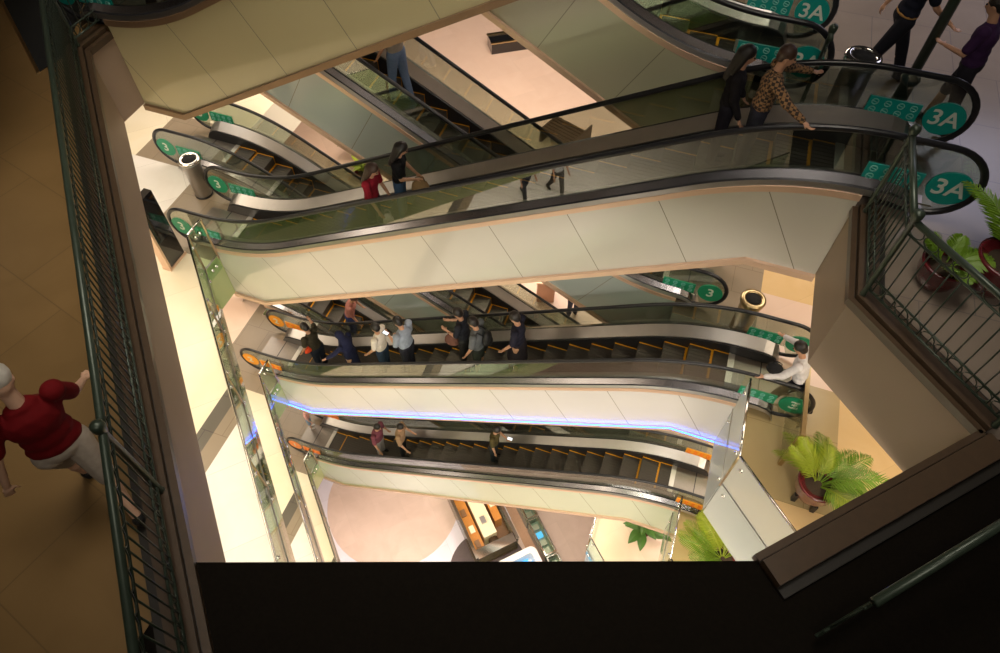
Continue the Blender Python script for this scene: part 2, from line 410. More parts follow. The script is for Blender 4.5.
# ------------------------------------------------------------------ glass balustrades on the lower levels
def glass_run(pts, z, label, group, gm='glass_g', plen=1.5, inset=-0.05, m_rail='steel_b', n_max=99, drop=0.25, h=1.02):
    _, a, _ = run_prism(pts, (inset, inset - 0.01), 0, 1, None)
    o = empty('glass_balustrade', (a[0].x, a[0].y, z), 0, label, 'balustrade', group)
    O = a[0]
    for i in range(len(a) - 1):
        p, q = a[i], a[i + 1]; L = (q - p).length; d = (q - p) / L; nn = Vector((-d.y, d.x))
        def Q(s, w, zz): c = p + d * s + nn * w - O; return (c.x, c.y, zz)
        m = MB(); m.tube([Q(0, 0, h), Q(L, 0, h)], 0.02, 10); m.build('top_rail', M[m_rail], o, True)
        m = MB(); m.tube([Q(0, 0.0, 0.1), Q(L, 0.0, 0.1)], 0.016, 8); m.build('base_rail', M['steel'], o, True)
        n = max(1, round(L / plen))
        for k in range(n):
            s0, s1 = L * k / n + 0.015, L * (k + 1) / n - 0.015
            m = MB()
            vs = [Q(s0, -.006, -drop), Q(s1, -.006, -drop), Q(s1, .006, -drop), Q(s0, .006, -drop), Q(s0, -.006, h - .02), Q(s1, -.006, h - .02), Q(s1, .006, h - .02), Q(s0, .006, h - .02)]
            m.add(vs, [(0, 3, 2, 1), (4, 5, 6, 7), (0, 1, 5, 4), (1, 2, 6, 5), (2, 3, 7, 6), (3, 0, 4, 7)])
            m.build('glass_panel', M[gm], o)
            for s in (s0 + 0.12, s1 - 0.12):
                for zz in (-0.08, h - 0.2):
                    m = MB(); m.tube([Q(s, -0.03, zz), Q(s, 0.03, zz)], 0.028, 10)
                    m.build('clamp', M['steel_b'], o, True)
            m = MB(); m.tube([Q(L * k / n, 0, 0), Q(L * k / n, 0, h)], 0.02, 8); m.build('post', M['brass'], o, True)
    return o
lr = [(-7.48, 6.0), (-7.48, 5.6), (2.9, -4.78)]
for z, nm in ((F3, 'topmost of the stacked left landings'), (F2, 'middle of the stacked left landings'), (F1, 'lowest of the stacked left landings')):
    glass_run(lr, z, 'clear glass balustrade with slim steel rail along the %s' % nm, 'glass balustrades', inset=0.05)
rr = [(6.2, 0.45), (1.88, 4.77), (1.88, 6.0)]
for z, nm in ((F3, 'right landing beside the potted palm on the honey floor'), (F2, 'right landing under the one with the potted palm')):
    glass_run(rr, z, '%s glass balustrade on the %s' % ('reflection-whitened' if z == F3 else 'clear', nm), 'glass balustrades', gm='glass_refl' if z == F3 else 'glass_g', inset=0.05, drop=1.05 if z == F3 else .25)
glass_run([(6.2, 0.6), (0.5, 6.25), (0.5, 7.55)], F1, 'clear glass balustrade on the lowest right landing around the broad leaf plant', 'glass balustrades', inset=0.05)
# bronze framed glass barrier beside the landing
o = empty('glass_barrier', (2.62, 5.38, F3), 0, 'bronze framed glass barrier standing on the landing left of the potted palm', 'barrier')
m = MB(); m.box((-.006, 0.03, 0.03), (.006, 1.22, .96)); m.build('glass_panel', M['glass'], o)
m = MB(); m.box((-.03, -0.03, 0), (.03, 0.03, 1.0)); m.box((-.03, 1.22, 0), (.03, 1.28, 1.0)); m.box((-.03, 0.03, .95), (.03, 1.22, 1.0)); m.build('frame', M['brass'], o)

# ------------------------------------------------------------------ escalators
SL = 4.5 / 7.873
def ramp(t, w):
    if t <= -w: return 0.0
    if t >= w: return t
    return (t + w) ** 2 / (4 * w)
def lin(n, a, b): return [a + (b - a) * i / n for i in range(n + 1)]
def step_mesh(line):
    mb = MB(); d = 0.402; w = 0.70
    mb.box((0, 0.022, -0.26), (d, w - 0.022, 0), 0)
    mb.box((0, 0, -0.26), (d, 0.022, 0.001), 1); mb.box((0, w - 0.022, -0.26), (d, w, 0.001), 1)
    if line: mb.box((d - 0.045, 0.022, -0.1), (d + 0.001, w - 0.022, 0.0015), 1)
    for k in range(10):
        y = 0.05 + k * 0.0645
        mb.box((0.004, y, 0), (d - 0.04, y + 0.03, 0.006), 0)
    return mb.mesh('step', [M['tread'], M['yellow']])
STEP = step_mesh(True); STEP_PLAIN = step_mesh(False)
def pict_mesh(m):
    rg = MB()
    rg.tube([(0.034 * math.cos(t * PI / 6), 0, 0.034 * math.sin(t * PI / 6)) for t in range(12)], 0.0065, 5, closed=True)
    rg.tube([(-0.032, 0, 0.010), (0.032, 0, -0.010)], 0.006, 4)
    return rg.mesh('pictogram', m)
PICT = {False: pict_mesh(M['ring']), True: pict_mesh(M['ringo'])}
def sign_on(parent, x, y, z, lev, num, flip=False, wide=True, side=1):
    """round level sign and pictogram panel on the balustrade glass"""
    ms = M['sign%d' % lev]
    m = MB(); n = 36
    prof = [(x + 0.205 * math.cos(2 * PI * i / n), z + 0.205 * math.sin(2 * PI * i / n)) for i in range(n)]
    def plate(pr, t=0.004):
        mb = MB(); k = len(pr)
        mb.add([(a, y - t, b) for a, b in pr] + [(a, y + t, b) for a, b in pr], [tuple(range(k)), tuple(range(k, 2 * k))[::-1]] + [(i, (i + 1) % k, k + (i + 1) % k, k + i) for i in range(k)])
        return mb
    o = plate(prof, 0.012).build('level_sign', ms, parent)
    text_part('numeral', num, 0.27, M['ink'], o, (x, y - 0.014, z), (PI / 2, 0, 0), 0.002)
    s = -1 if side > 0 else 1
    a, b = x + s * 0.26, x + s * 0.80
    x0, x1 = min(a, b), max(a, b)
    o2 = plate([(x0, z - 0.11), (x1, z - 0.11), (x1, z + 0.11), (x0, z + 0.11)], 0.012).build('rule_sign', ms, parent)
    for i in range(4):
        for j in (-0.05, 0.05):
            cx = x0 + 0.07 + i * (x1 - x0 - 0.14) / 3
            pc = bpy.data.objects.new('pictogram', PICT[lev < 3]); COL.objects.link(pc); pc.parent = o2; pc.location = (cx, y - 0.014, z + j)
def escalator(bank, zl, zr, clad, label, num_l, num_r, lev_l, lev_r, led=False, trimm='copper', grp='escalators'):
    if bank == 'A': xl, yn = -6.80, 6.05; sx0, sx1 = -8.36, 2.85; ml, mr = -7.475, 1.875
    else: xl, yn = -8.15, 7.75; sx0, sx1 = -9.92, 1.35; ml, mr = -8.815, 0.595
    xr = xl + 7.873; s = (zr - zl) / 7.873; yf = yn + 1.34
    def F(x, w=0.5): return zl + s * (ramp(x - xl, w) - ramp(x - xr, w))
    ox = (xl + xr) / 2; oy = (yn + yf) / 2; oz = min(zl, zr) - 1.1
    o = empty('escalator', (ox, oy, oz), 0, label, 'escalator', grp)
    def shift(mb): mb.v = [(x - ox, y - oy, z - oz) for x, y, z in mb.v]; return mb
    xs = lin(8, ml, xl - 0.95) + lin(24, xl - 0.9, xl + 0.9) + lin(4, xl + 1.0, xr - 1.0) + lin(24, xr - 0.9, xr + 0.9) + lin(6, xr + 0.92, mr) if bank == 'A' else None
    def mk(a, b):
        v = [a] + [t for t in lin(16, xl - 0.9, xl + 0.9) + lin(16, xr - 0.9, xr + 0.9) + [xl - 0.012, xl + 0.012, xr - 0.012, xr + 0.012] if a + 0.01 < t < b - 0.01] + [b]
        return sorted(v)
    xc = mk(ml, mr)
    zb = lambda x: F(x, 0.01) - 1.1
    for side in (0, 1):
        y0 = yn if side == 0 else yf; g = 1 if side == 0 else -1
        m = MB(); m.sweepx(xc, lambda x: [(y0, zb(x)), (y0 + g * .03, zb(x)), (y0 + g * .03, F(x, .9) + .14), (y0, F(x, .9) + .14)])
        shift(m).build('side_cladding', clad, o)
        m = MB(); m.sweepx(xc, lambda x: [(y0 - g * .03, F(x, .9) + .14), (y0 + g * .05, F(x, .9) + .14), (y0 + g * .05, F(x, .9) + .225), (y0 - g * .03, F(x, .9) + .225)])
        shift(m).build('upper_trim', M[trimm], o)
        m = MB(); m.sweepx(xc, lambda x: [(y0 - g * .045, zb(x) - .09), (y0 + g * .1, zb(x) - .09), (y0 + g * .1, zb(x) + .0), (y0 - g * .045, zb(x) + .0)])
        shift(m).build('lower_trim', M[trimm], o)
        # outer and inner deck
        d0, d1 = sx0 + 0.42, sx1 - 0.42
        xd = sorted(mk(d0, d1) + [d0 + .08, d0 + .16, d0 + .3, d1 - .08, d1 - .16, d1 - .3])
        def tp(x): t = max(0.0, min(1.0, (x - d0) / .3, (d1 - x) / .3)); return math.sqrt(t * (2 - t))
        m = MB(); m.sweepx(xd, lambda x: [(y0 + g * a_, F(x, .9) + .02 + (z_ - .02) * tp(x)) for a_, z_ in ((-.02, .225), (.29, .2), (.29, .255), (.115, .375), (.085, .375), (.01, .315), (-.005, .295), (-.02, .24))], mis=[0, 0, 0, 1, 2, 1, 0, 0])
        shift(m).build('deck', [M['steel'], M['skirt'], M['smoke']], o)
        m = MB(); m.sweepx(xd, lambda x: [(y0 + g * .29, F(x, .9) - .12), (y0 + g * .315, F(x, .9) - .12), (y0 + g * .315, F(x, .9) + .215 * tp(x) + .02), (y0 + g * .29, F(x, .9) + .215 * tp(x) + .02)])
        shift(m).build('skirt_panel', M['skirt'], o)
        # glass
        yg = y0 + g * .10; R = 0.40
        xg = [sx0 + .03 + R * (1 - math.cos(t * PI / 16)) for t in range(1, 9)] + [t for t in mk(sx0 + .05 + R, sx1 - .05 - R)[1:-1]] + [sx1 - .03 - R * (1 - math.cos(t * PI / 16)) for t in range(8, 0, -1)]
        def tb(x):
            d = max(0, (sx0 + .03 + R) - x, x - (sx1 - .03 - R)); d = min(d, R - 1e-3)
            h = math.sqrt(R * R - d * d); c = F(x, .9) + .5
            return (c - h if d > 0.02 else F(x, .9) + .3), c + h
        m = MB(); m.sweepx(xg, lambda x: [(yg - .006, tb(x)[0]), (yg + .006, tb(x)[0]), (yg + .006, tb(x)[1]), (yg - .006, tb(x)[1])])
        shift(m).build('glass_panel', M['glass'], o)
        # handrail
        path = []
        for t in range(0, 17): a = -PI / 2 - t * PI / 16; path.append((sx0 + .42 + .42 * math.cos(a), yg, F(sx0 + .3, .9) + .5 + .42 * math.sin(a)))
        path = [(sx0 + .75, yg, F(sx0, .9) + .1)] + path
        path += [(x, yg, F(x, .9) + .92) for x in mk(sx0 + .55, sx1 - .55)]
        for t in range(0, 17): a = PI / 2 - t * PI / 16; path.append((sx1 - .42 + .42 * math.cos(a), yg, F(sx1, .9) + .5 + .42 * math.sin(a)))
        path += [(sx1 - .75, yg, F(sx1, .9) + .1)]
        m = MB(); m.tube(path, 0.037, 10, flat=0.75, up=Vector((0, 1, 0)))
        shift(m).build('handrail', M['black'], o, True)
        for (num, lev, xx, sd) in ((num_r, lev_r, sx1 - 0.25, 1), (num_l, lev_l, sx0 + 0.23, -1)):
            if num: sign_on(o, xx - ox, (yg - oy) - (0.0), F(xx) + .45 - oz, lev, num, side=sd)
    m = MB(); m.sweepx(xc, lambda x: [(yn + .03, zb(x) - .03), (yf - .03, zb(x) - .03), (yf - .03, zb(x) + .03), (yn + .03, zb(x) + .03)])
    shift(m).build('underside', M['ceil'], o)
    # landing plates, combs
    for (a, b, zz) in ((sx0 + .1, xl - 0.62, zl), (xr + 0.62, sx1 - .2, zr)):
        m = MB(); m.box((a, yn + .32, zz - .05), (b, yf - .32, zz + .012)); shift(m).build('landing_plate', M['plate'], o)
        c = b if a < xl else a
        m = MB(); m.box((c - .05, yn + .32, zz - .05), (c + .05, yf - .32, zz + .022)); shift(m).build('comb', M['comb'], o)
        mid = (a + b) / 2
        m = MB(); m.box((mid - .008, yn + .32, zz), (mid + .008, yf - .32, zz + .015)); shift(m).build('seam', M['skirt'], o)
    n = 23; a = xl - 0.60
    for k in range(n):
        x = a + k * 0.4
        st = bpy.data.objects.new('step', STEP_PLAIN if (bank == 'A' and 2 < k < 20) else STEP); COL.objects.link(st); st.parent = o
        if s > 0:
            st.location = (x - ox, yn + .32 - oy, F(x + .2, .35) - oz)
        else:
            st.location = (x + .402 - ox, yf - .32 - oy, F(x + .2, .35) - oz); st.rotation_euler = (0, 0, PI)
    if led:
        m = MB(); m.sweepx(xc, lambda x: [(yn - .05, zb(x) + .0), (yn - .032, zb(x) + .0), (yn - .032, zb(x) + .009), (yn - .05, zb(x) + .009)])
        shift(m).build('led_strip', M['led'], o)
    return F
FA4 = escalator('A', F4, F5, M['clad_o'], 'olive clad escalator at the top left edge, highest of the near bank', '3A', None, 4, 4, trimm='bronze')
FA3 = escalator('A', F3, F4, M['clad_p'], 'pale clad escalator crossing the middle up to the 3A landing', '3', '3A', 3, 4)
FA2 = escalator('A', F2, F3, M['clad_w'], 'white clad escalator with a blue light line, full of riders', '2', '3', 2, 3, led=True)
FA1 = escalator('A', F1, F2, M['clad_g'], 'lowest escalator of the near bank, above the pink ground floor', '1', '2', 1, 2)
FB4 = escalator('B', F5, F4, M['clad_b1'], 'moss clad escalator at the top right coming down to the 3A landing', None, '3A', 4, 4)
FB3 = escalator('B', F4, F3, M['clad_b2'], 'grey blue clad escalator behind the middle one, its rider in jeans', '3A', '3', 4, 3)
FB2 = escalator('B', F3, F2, M['clad_b2'], 'escalator starting down from the left landing marked 3 beside the bin', '3', '2', 3, 2)
FB1 = escalator('B', F2, F1, M['clad_b2'], 'low rear escalator mostly hidden behind the blue lit one', '2', '1', 2, 1)

# ------------------------------------------------------------------ props
def bin_(x, y, z, label, h=0.92):
    o = empty('litter_bin', (x, y, z), 0, label, 'bin', 'round metal litter bins')
    m = MB(); m.lathe([(0.155, 0.03), (0.165, 0.05), (0.165, h - 0.16), (0.19, h - 0.1), (0.19, h - 0.02)], 28); m.build('body', M['brass'] if z < F4 - 1 and x > 0 else M['steel'], o, True)
    m = MB(); m.lathe([(0.17, 0.0), (0.175, 0.04), (0.165, 0.05)], 28); m.build('foot_ring', M['black'], o, True)
    m = MB(); m.lathe([(0.125, h - 0.04), (0.127, h + 0.0), (0.16, h + 0.01), (0.195, h - 0.005), (0.202, h - 0.03), (0.19, h - 0.05)], 32); m.build('rim', M['steel_b'] if z > F4 - 1 or x < 0 else M['brass'], o, True)
    m = MB(); m.lathe([(0.0, h - 0.22), (0.12, h - 0.22), (0.126, h - 0.01)], 24); m.build('liner', mat('liner_black', (0.004, 0.004, 0.004), 0.9), o, True)
    return o
bin_(1.62, 7.60, F4, 'steel litter bin standing behind the upper 3A escalator end', 0.82)
bin_(1.72, 7.58, F3, 'brass coloured litter bin on the right landing next to the green 3 sign')
bin_(-8.62, 7.32, F3, 'steel litter bin on the left landing marked 3')
# black directory totem, level 3 left
o = empty('directory_totem', (-8.13, 5.66, F3), 0, 'tall glossy black directory totem on the bright left floor', 'totem')
gb = mat('gloss_black', (0.01, 0.01, 0.012), 0.06, 0, 0, 3, coat=0.8)
m = MB(); m.box((-0.07, -0.17, 0.05), (0.07, 0.22, 1.62)); m.build('screen_body', gb, o)
m = MB(); m.box((-0.09, -0.22, 0.0), (0.09, 0.24, 0.05)); m.build('foot', M['copper'], o)
m = MB(); m.box((-0.08, -0.21, 0.05), (0.08, -0.17, 1.63)); m.build('edge_frame', M['copper'], o)
# dark door mat with brass edge in the top left corner
o = empty('entrance_mat', (-9.2, 6.3, F4), 0, 'black entrance mat with brass edge in the top left corner', 'mat')
m = MB(); m.prism([(-0.2, -0.1), (1.42, -1.24), (1.48, -0.85), (0.5, 0.9)], 0.0, 0.012); m.build('mat_pile', mat('black_mat', (0.006, 0.006, 0.006), 0.95, 0, 0.3, 60), o)
m = MB(); m.prism([(-0.22, -0.12), (1.42, -1.27), (1.44, -1.24), (-0.2, -0.09)], 0.0, 0.016); m.build('edging', M['brass'], o)

# --- plants
leaf_m = [mat('palm_leaf_green', (0.13, 0.24, 0.015), 0.45, 0, 0.4, 3), mat('palm_leaf_lime', (0.25, 0.31, 0.02), 0.45, 0, 0.3, 3), mat('dark_leaf', (0.07, 0.16, 0.03), 0.4, 0, 0.4, 3)]
def frond_mesh(L, droop, n=26, wid=0.24, m=0):
    mb = MB(); pts = []
    for i in range(n + 1):
        t = i / n
        pts.append(Vector((L * (t * 0.80), 0, L * (0.75 * t - droop * t * t))))
    mb.tube(pts[::4] + [pts[-1]], 0.007, 5)
    for i in range(4, n + 1):
        t = i / n; p = pts[i]; d = (pts[i] - pts[i - 1]).normalized()
        ll = wid * math.sin(PI * min(1, 0.18 + t * 0.80)) ** 0.7 + 0.03
        for s in (-1, 1):
            q = Vector((0.75 * d.x, s * 0.8, 0.75 * d.z - 0.30)).normalized()
            q = (q + Vector((0, 0, random.uniform(-.12, .12)))).normalized()
            w = d * 0.013
            e = p + q * ll; md = p + q * ll * 0.5 + Vector((0, 0, 0.012))
            mb.add([p - w * .5, p + w * .5, md + w, e, md - w], [(0, 1, 2, 3, 4)])
    return mb.mesh('frond', leaf_m[m])
def pot(o, r, h, col, rim=True, legs=False):
    m = MB(); z0 = 0.14 if legs else 0.0
    m.lathe([(r * .62, z0), (r * .8, z0 + h * .2), (r * .98, z0 + h * .6), (r, z0 + h * .9), (r * 1.05, z0 + h), (r * .9, z0 + h), (r * .86, z0 + h * .85)], 32); m.build('pot', col, o, True)
    m = MB(); m.lathe([(r * .86, z0 + h * .84), (0, z0 + h * .88)], 24); m.build('soil', mat('potting_soil', (0.035, 0.022, 0.012), 0.95, 0, 0.5, 40, 0.5), o)
    if legs:
        for k in range(4):
            a = k * PI / 2 + 0.5
            m = MB(); m.box((-.03, -.03, 0), (.03, .03, z0 + .05)); m.build('leg', M['black'], o, False, (r * .7 * math.cos(a), r * .7 * math.sin(a), 0))
    return z0 + h * .86
maroon = mat('maroon_glaze', (0.11, 0.012, 0.016), 0.18, 0, 0.35, 9, coat=0.6)
def palm(x, y, z, label, r=0.28, h=0.42, nf=16, L=1.0, ms=(0, 1), seed=1, lo=0.35, hi=0.8, legs=True, potm=None, skip=None, sc=1.0, grp='potted palms'):
    random.seed(seed)
    o = empty('potted_palm', (x, y, z), 0, label, 'plant', grp)
    zt = pot(o, r, h, potm or maroon, legs=legs)
    ms_ = [frond_mesh(L * random.uniform(.8, 1.1), random.uniform(lo, hi), m=ms[i % len(ms)], wid=0.26 * sc) for i in range(5)]
    for k in range(nf):
        f = bpy.data.objects.new('frond', ms_[k % 5]); COL.objects.link(f); f.parent = o
        a = 2 * PI * (k / nf) * 2.6 + random.uniform(-.3, .3)
        if skip: a = skip[0] + (skip[1] - skip[0]) * ((k * 0.618) % 1)
        f.location = (0.05 * math.cos(a), 0.05 * math.sin(a), zt); f.rotation_euler = (0, random.uniform(-.5, .12), a)
        s_ = random.uniform(.8, 1.1); f.scale = (s_, s_, s_)
    return o
palm(3.02, 4.98, F3, 'potted palm in a maroon glazed pot on the honey coloured floor', 0.28, 0.42, 17, 0.95, seed=3, skip=(-0.9, 3.0), lo=.35, hi=1.0, sc=.85)
palm(3.12, 5.42, F4, 'tall light green palm by the right railing, its pot behind the railing rings', 0.26, 0.40, 16, 1.0, ms=(0, 0, 1), seed=5, legs=False, skip=(-0.1, 2.3), sc=.62)
palm(2.62, 5.28, F4, 'small palm in a round maroon pot against the railing corner', 0.21, 0.30, 7, 0.42, ms=(0,), seed=8, legs=False, lo=.2, hi=.4, sc=.5)
palm(2.85, 5.25, F2, 'big lime green palm below the white glass fascia', 0.3, 0.45, 18, 1.25, (1, 0), seed=6, skip=(0.6, 4.4))
def broad(x, y, z, label, L=0.42, n=14, m=0, seed=2, pr=0.2, ph=0.3, grp='broad leaf plants'):
    random.seed(seed)
    o = empty('leafy_plant', (x, y, z), 0, label, 'plant', grp)
    zt = pot(o, pr, ph, maroon)
    mb = MB(); k = 8; vs = []; 
    for i in range(k + 1):
        t = i / k; w = 0.22 * L * math.sin(PI * min(1, t * 0.93 + .05)) ; zc = L * (0.5 * t - .45 * t * t)
        vs += [(L * t, -w, zc + .03), (L * t, 0, zc), (L * t, w, zc + .03)]
    mb.add(vs, [(3 * i + j, 3 * i + 3 + j, 3 * i + 4 + j, 3 * i + 1 + j) for i in range(k) for j in range(2)])
    me = mb.mesh('leaf', leaf_m[m])
    for i in range(n):
        f = bpy.data.objects.new('leaf', me); COL.objects.link(f); f.parent = o
        a = i * 2.4; f.location = (0.03 * math.cos(a), 0.03 * math.sin(a), zt + 0.03 * i); f.rotation_euler = (0, random.uniform(-.7, .2), a)
        s_ = random.uniform(.7, 1.15); f.scale = (s_, s_, s_)
    return o
broad(1.72, 7.15, F1, 'dark broad leaf plant on the pale pink floor below the lowest escalator', 0.55, 16, 2)
broad(-9.15, 13.6, F2, 'small light green plant on the far floor beyond the left rear escalator', 0.6, 14, 1, seed=4)
broad(-8.6, 12.9, F2, 'low yellow green plant in front of the small light green plant', 0.4, 10, 1, seed=9, pr=0.25, ph=0.25)

# slatted timber box with an end board on the far floor
o = empty('slatted_bench', (-3.55, 16.4, F2), -0.35, 'dark slatted bench with an end board on the far pink floor', 'bench')
wd = mat('dark_wood', (0.07, 0.04, 0.02), 0.45, 0, 0.35, 9)
for k in range(7):
    m = MB(); m.box((-.62, -.42 + k * .13, .42), (.62, -.32 + k * .13, .46)); m.build('slat', wd, o)
for sx_ in (-.55, .55):
    m = MB(); m.box((sx_ - .04, -.4, 0), (sx_ + .04, .44, .42)); m.build('leg', wd, o)
m = MB(); m.box((.66, -.45, 0), (.70, .5, .75)); m.build('end_board', wd, o)
o = empty('floor_planter', (-6.6, 20.8, F2), 0.6, 'black low planter box at the far edge of the pink floor', 'planter')
m = MB(); m.box((-.9, -.3, 0), (.9, .3, .4)); m.build('box', gb, o)
m = MB(); m.box((-.93, -.33, .4), (.93, -.25, .45)); m.box((-.93, .25, .4), (.93, .33, .45)); m.build('rim', M['brass'], o)
# product stand under the middle escalator
o = empty('display_stand', (-2.3, 10.5, F2), 0.3, 'pinkish brown display stand on the lower far floor', 'stand')
m = MB(); m.box((-.22, -.16, .0), (.22, .16, .78)); m.build('plinth', mat('rosy_laminate', (0.62, 0.33, 0.22), 0.4, 0, 0.05, 3), o)
m = MB(); m.box((-.26, -.20, .78), (.26, .20, .82)); m.build('top', M['copper'], o)

# --- ground floor: kiosk, screen island, vitrines
a45 = -PI / 4
o = empty('sales_kiosk', (-2.62, 5.98, 0), a45, 'open glass walled kiosk with warm timber counters on the ground floor', 'kiosk')
L_, W_ = 4.2, 1.45      # local x runs back (away from the screen island), local y across
warm = mat('honey_timber', (0.50, 0.20, 0.035), 0.4, 0, 0.2, 6); cream = mat('cream_counter', (0.86, 0.74, 0.5), 0.35, 0, 0.03, 3); umber = mat('umber_floor', (0.20, 0.10, 0.04), 0.5, 0, 0.2, 10)
m = MB(); m.box((-L_, 0, 0), (0, W_, .06)); m.build('base', umber, o)
for (y0, y1) in ((0, .04), (W_ - .04, W_)):
    m = MB(); m.box((-L_, y0, .06), (0, y1, 1.0)); m.build('glass_wall', M['glass_g'], o)
    m = MB(); m.box((-L_, y0 - .03, 1.0), (0, y1 + .03, 1.04)); m.build('wall_cap', M['steel_b'], o)
m = MB(); m.box((-.04, .04, .06), (0, W_ - .04, .9)); m.build('front_case', M['glass_g'], o)
m = MB(); m.box((-.28, .0, .9), (0.02, W_, .94)); m.build('front_counter', M['steel_b'], o)
m = MB(); m.box((-3.6, .50, .06), (-.55, .95, .80)); m.build('table', cream, o)
m = MB(); m.box((-2.6, .08, .06), (-.35, .42, .70)); m.build('side_counter', warm, o)
m = MB(); m.box((-3.8, .10, .06), (-2.8, .40, .60)); m.build('shelf_unit', cream, o)
for tx, ty, tz, tm in ((-2.4, .16, .70, cream), (-1.7, .14, .70, umber), (-1.1, .18, .70, cream), (-.6, .16, .70, umber), (-3.2, .58, .80, warm), (-1.2, .62, .80, M['steel']), (-2.9, 1.1, .75, wd), (-1.6, 1.1, .75, cream)):
    m = MB(); m.box((tx, ty, tz), (tx + .24, ty + .16, tz + .07)); m.build('tray', tm, o)
m = MB(); m.box((-3.6, 1.05, .06), (-.9, 1.30, .75)); m.build('rear_counter', warm, o)
def seat(x, y, label):
    c, s_ = math.cos(a45), math.sin(a45)
    q = empty('kiosk_stool', (-2.62 + c * x - s_ * y, 5.98 + s_ * x + c * y, 0.06), a45 + .4, label, 'stool', 'kiosk stools')
    m = MB(); m.lathe([(0.15, .40), (0.17, .43), (0.17, .47), (0, .48)], 16); m.build('cushion', wd, q, True)
    for k in range(4):
        a = k * PI / 2 + .4
        m = MB(); m.tube([(0.06 * math.cos(a), 0.06 * math.sin(a), .41), (0.15 * math.cos(a), 0.15 * math.sin(a), 0)], .012, 6); m.build('leg', M['steel'], q, True)
seat(-.42, .78, 'dark round stool at the front end of the kiosk'); seat(-3.72, 1.1, 'dark round stool deep inside the kiosk')
o = empty('screen_island', (-1.73, 6.46, 0), a45, 'white rounded display island with sloping blue screens', 'display')
def rrect(x0, y0, x1, y1, r, n=6):
    out = []
    for cx, cy, a0 in ((x1 - r, y1 - r, 0), (x0 + r, y1 - r, PI / 2), (x0 + r, y0 + r, PI), (x1 - r, y0 + r, 1.5 * PI)):
        out += [(cx + r * math.cos(a0 + t * PI / 2 / n), cy + r * math.sin(a0 + t * PI / 2 / n)) for t in range(n + 1)]
    return out
def ring(outer, inner, z0, z1):
    m = MB(); n = len(outer)
    vs = [(x, y, z) for z in (z0, z1) for (x, y) in outer] + [(x, y, z) for z in (z0, z1) for (x, y) in inner]
    fs = []
    for i in range(n):
        j = (i + 1) % n
        fs += [(i, j, n + j, n + i), (2 * n + i, 3 * n + i, 3 * n + j, 2 * n + j), (n + i, n + j, 3 * n + j, 3 * n + i), (i, 2 * n + i, 2 * n + j, j)]
    m.add(vs, fs); return m
ring(rrect(.1, -.62, 1.9, .82, .2), rrect(.28, -.44, 1.72, .64, .1), 0, 1.1).build('surround', M['white'], o)
m = MB(); m.box((.2, -.5, .1), (1.8, .7, .55)); m.build('deck', M['white'], o)
scr = mat('blue_screen', (0.02, 0.1, 0.2), 0.2, emit=(0.12, 0.5, 0.95), es=1.3)
for (a, b, c, d) in (((.36, -.30), (.36, .50), (.62, .40), (.62, -.20)), ((.46, .58), (1.6, .58), (1.5, .40), (.62, .40)), ((.46, -.38), (1.6, -.38), (1.5, -.2), (.62, -.20))):
    m = MB(); m.add([(*a, .92), (*b, .92), (*c, .60), (*d, .60), (*a, .89), (*b, .89), (*c, .57), (*d, .57)], [(0, 1, 2, 3), (7, 6, 5, 4), (0, 4, 5, 1), (1, 5, 6, 2), (2, 6, 7, 3), (3, 7, 4, 0)]); m.build('screen', scr, o)
inlay(0, [(-3.6, 9.35), (-3.25, 9.7), (0.6, 5.85), (0.25, 5.5)], mat('tan_runner', (0.42, 0.25, 0.16), 0.8, 0, 0.15, 20), 0.014)
vq = None
for k in range(3):
    x = -1.82 + k * 0.9; y = 8.25 - k * 0.9
    lb = ['glass showcase nearest the lowest escalator, first of its row', 'middle glass showcase of the row with a blue lit top', 'glass showcase at the near end of the row'][k]
    v = empty('glass_showcase', (x, y, 0), a45, lb, 'showcase', 'glass showcases on the ground floor')
    m = MB(); m.box((-.6, -.17, 0), (.6, .17, .55)); m.build('cabinet', M['slate'], v)
    m = MB(); m.box((-.6, -.17, .55), (.6, .17, .95)); m.build('glass_case', M['glass_g'], v)
    m = MB(); m.box((-.62, -.20, .95), (-.58, .20, .98)); m.box((.58, -.20, .95), (.62, .20, .98)); m.box((-.58, -.20, .95), (.58, -.16, .98)); m.box((-.58, .16, .95), (.58, .20, .98)); m.build('top_frame', M['steel_b'], v)
    for j in range(4):
        m = MB(); m.box((-.5 + j * .27, -.11, .555), (-.32 + j * .27, .11, .66)); m.build('goods_tray', scr if (k == 1 and j == 1) else M['steel'], v)

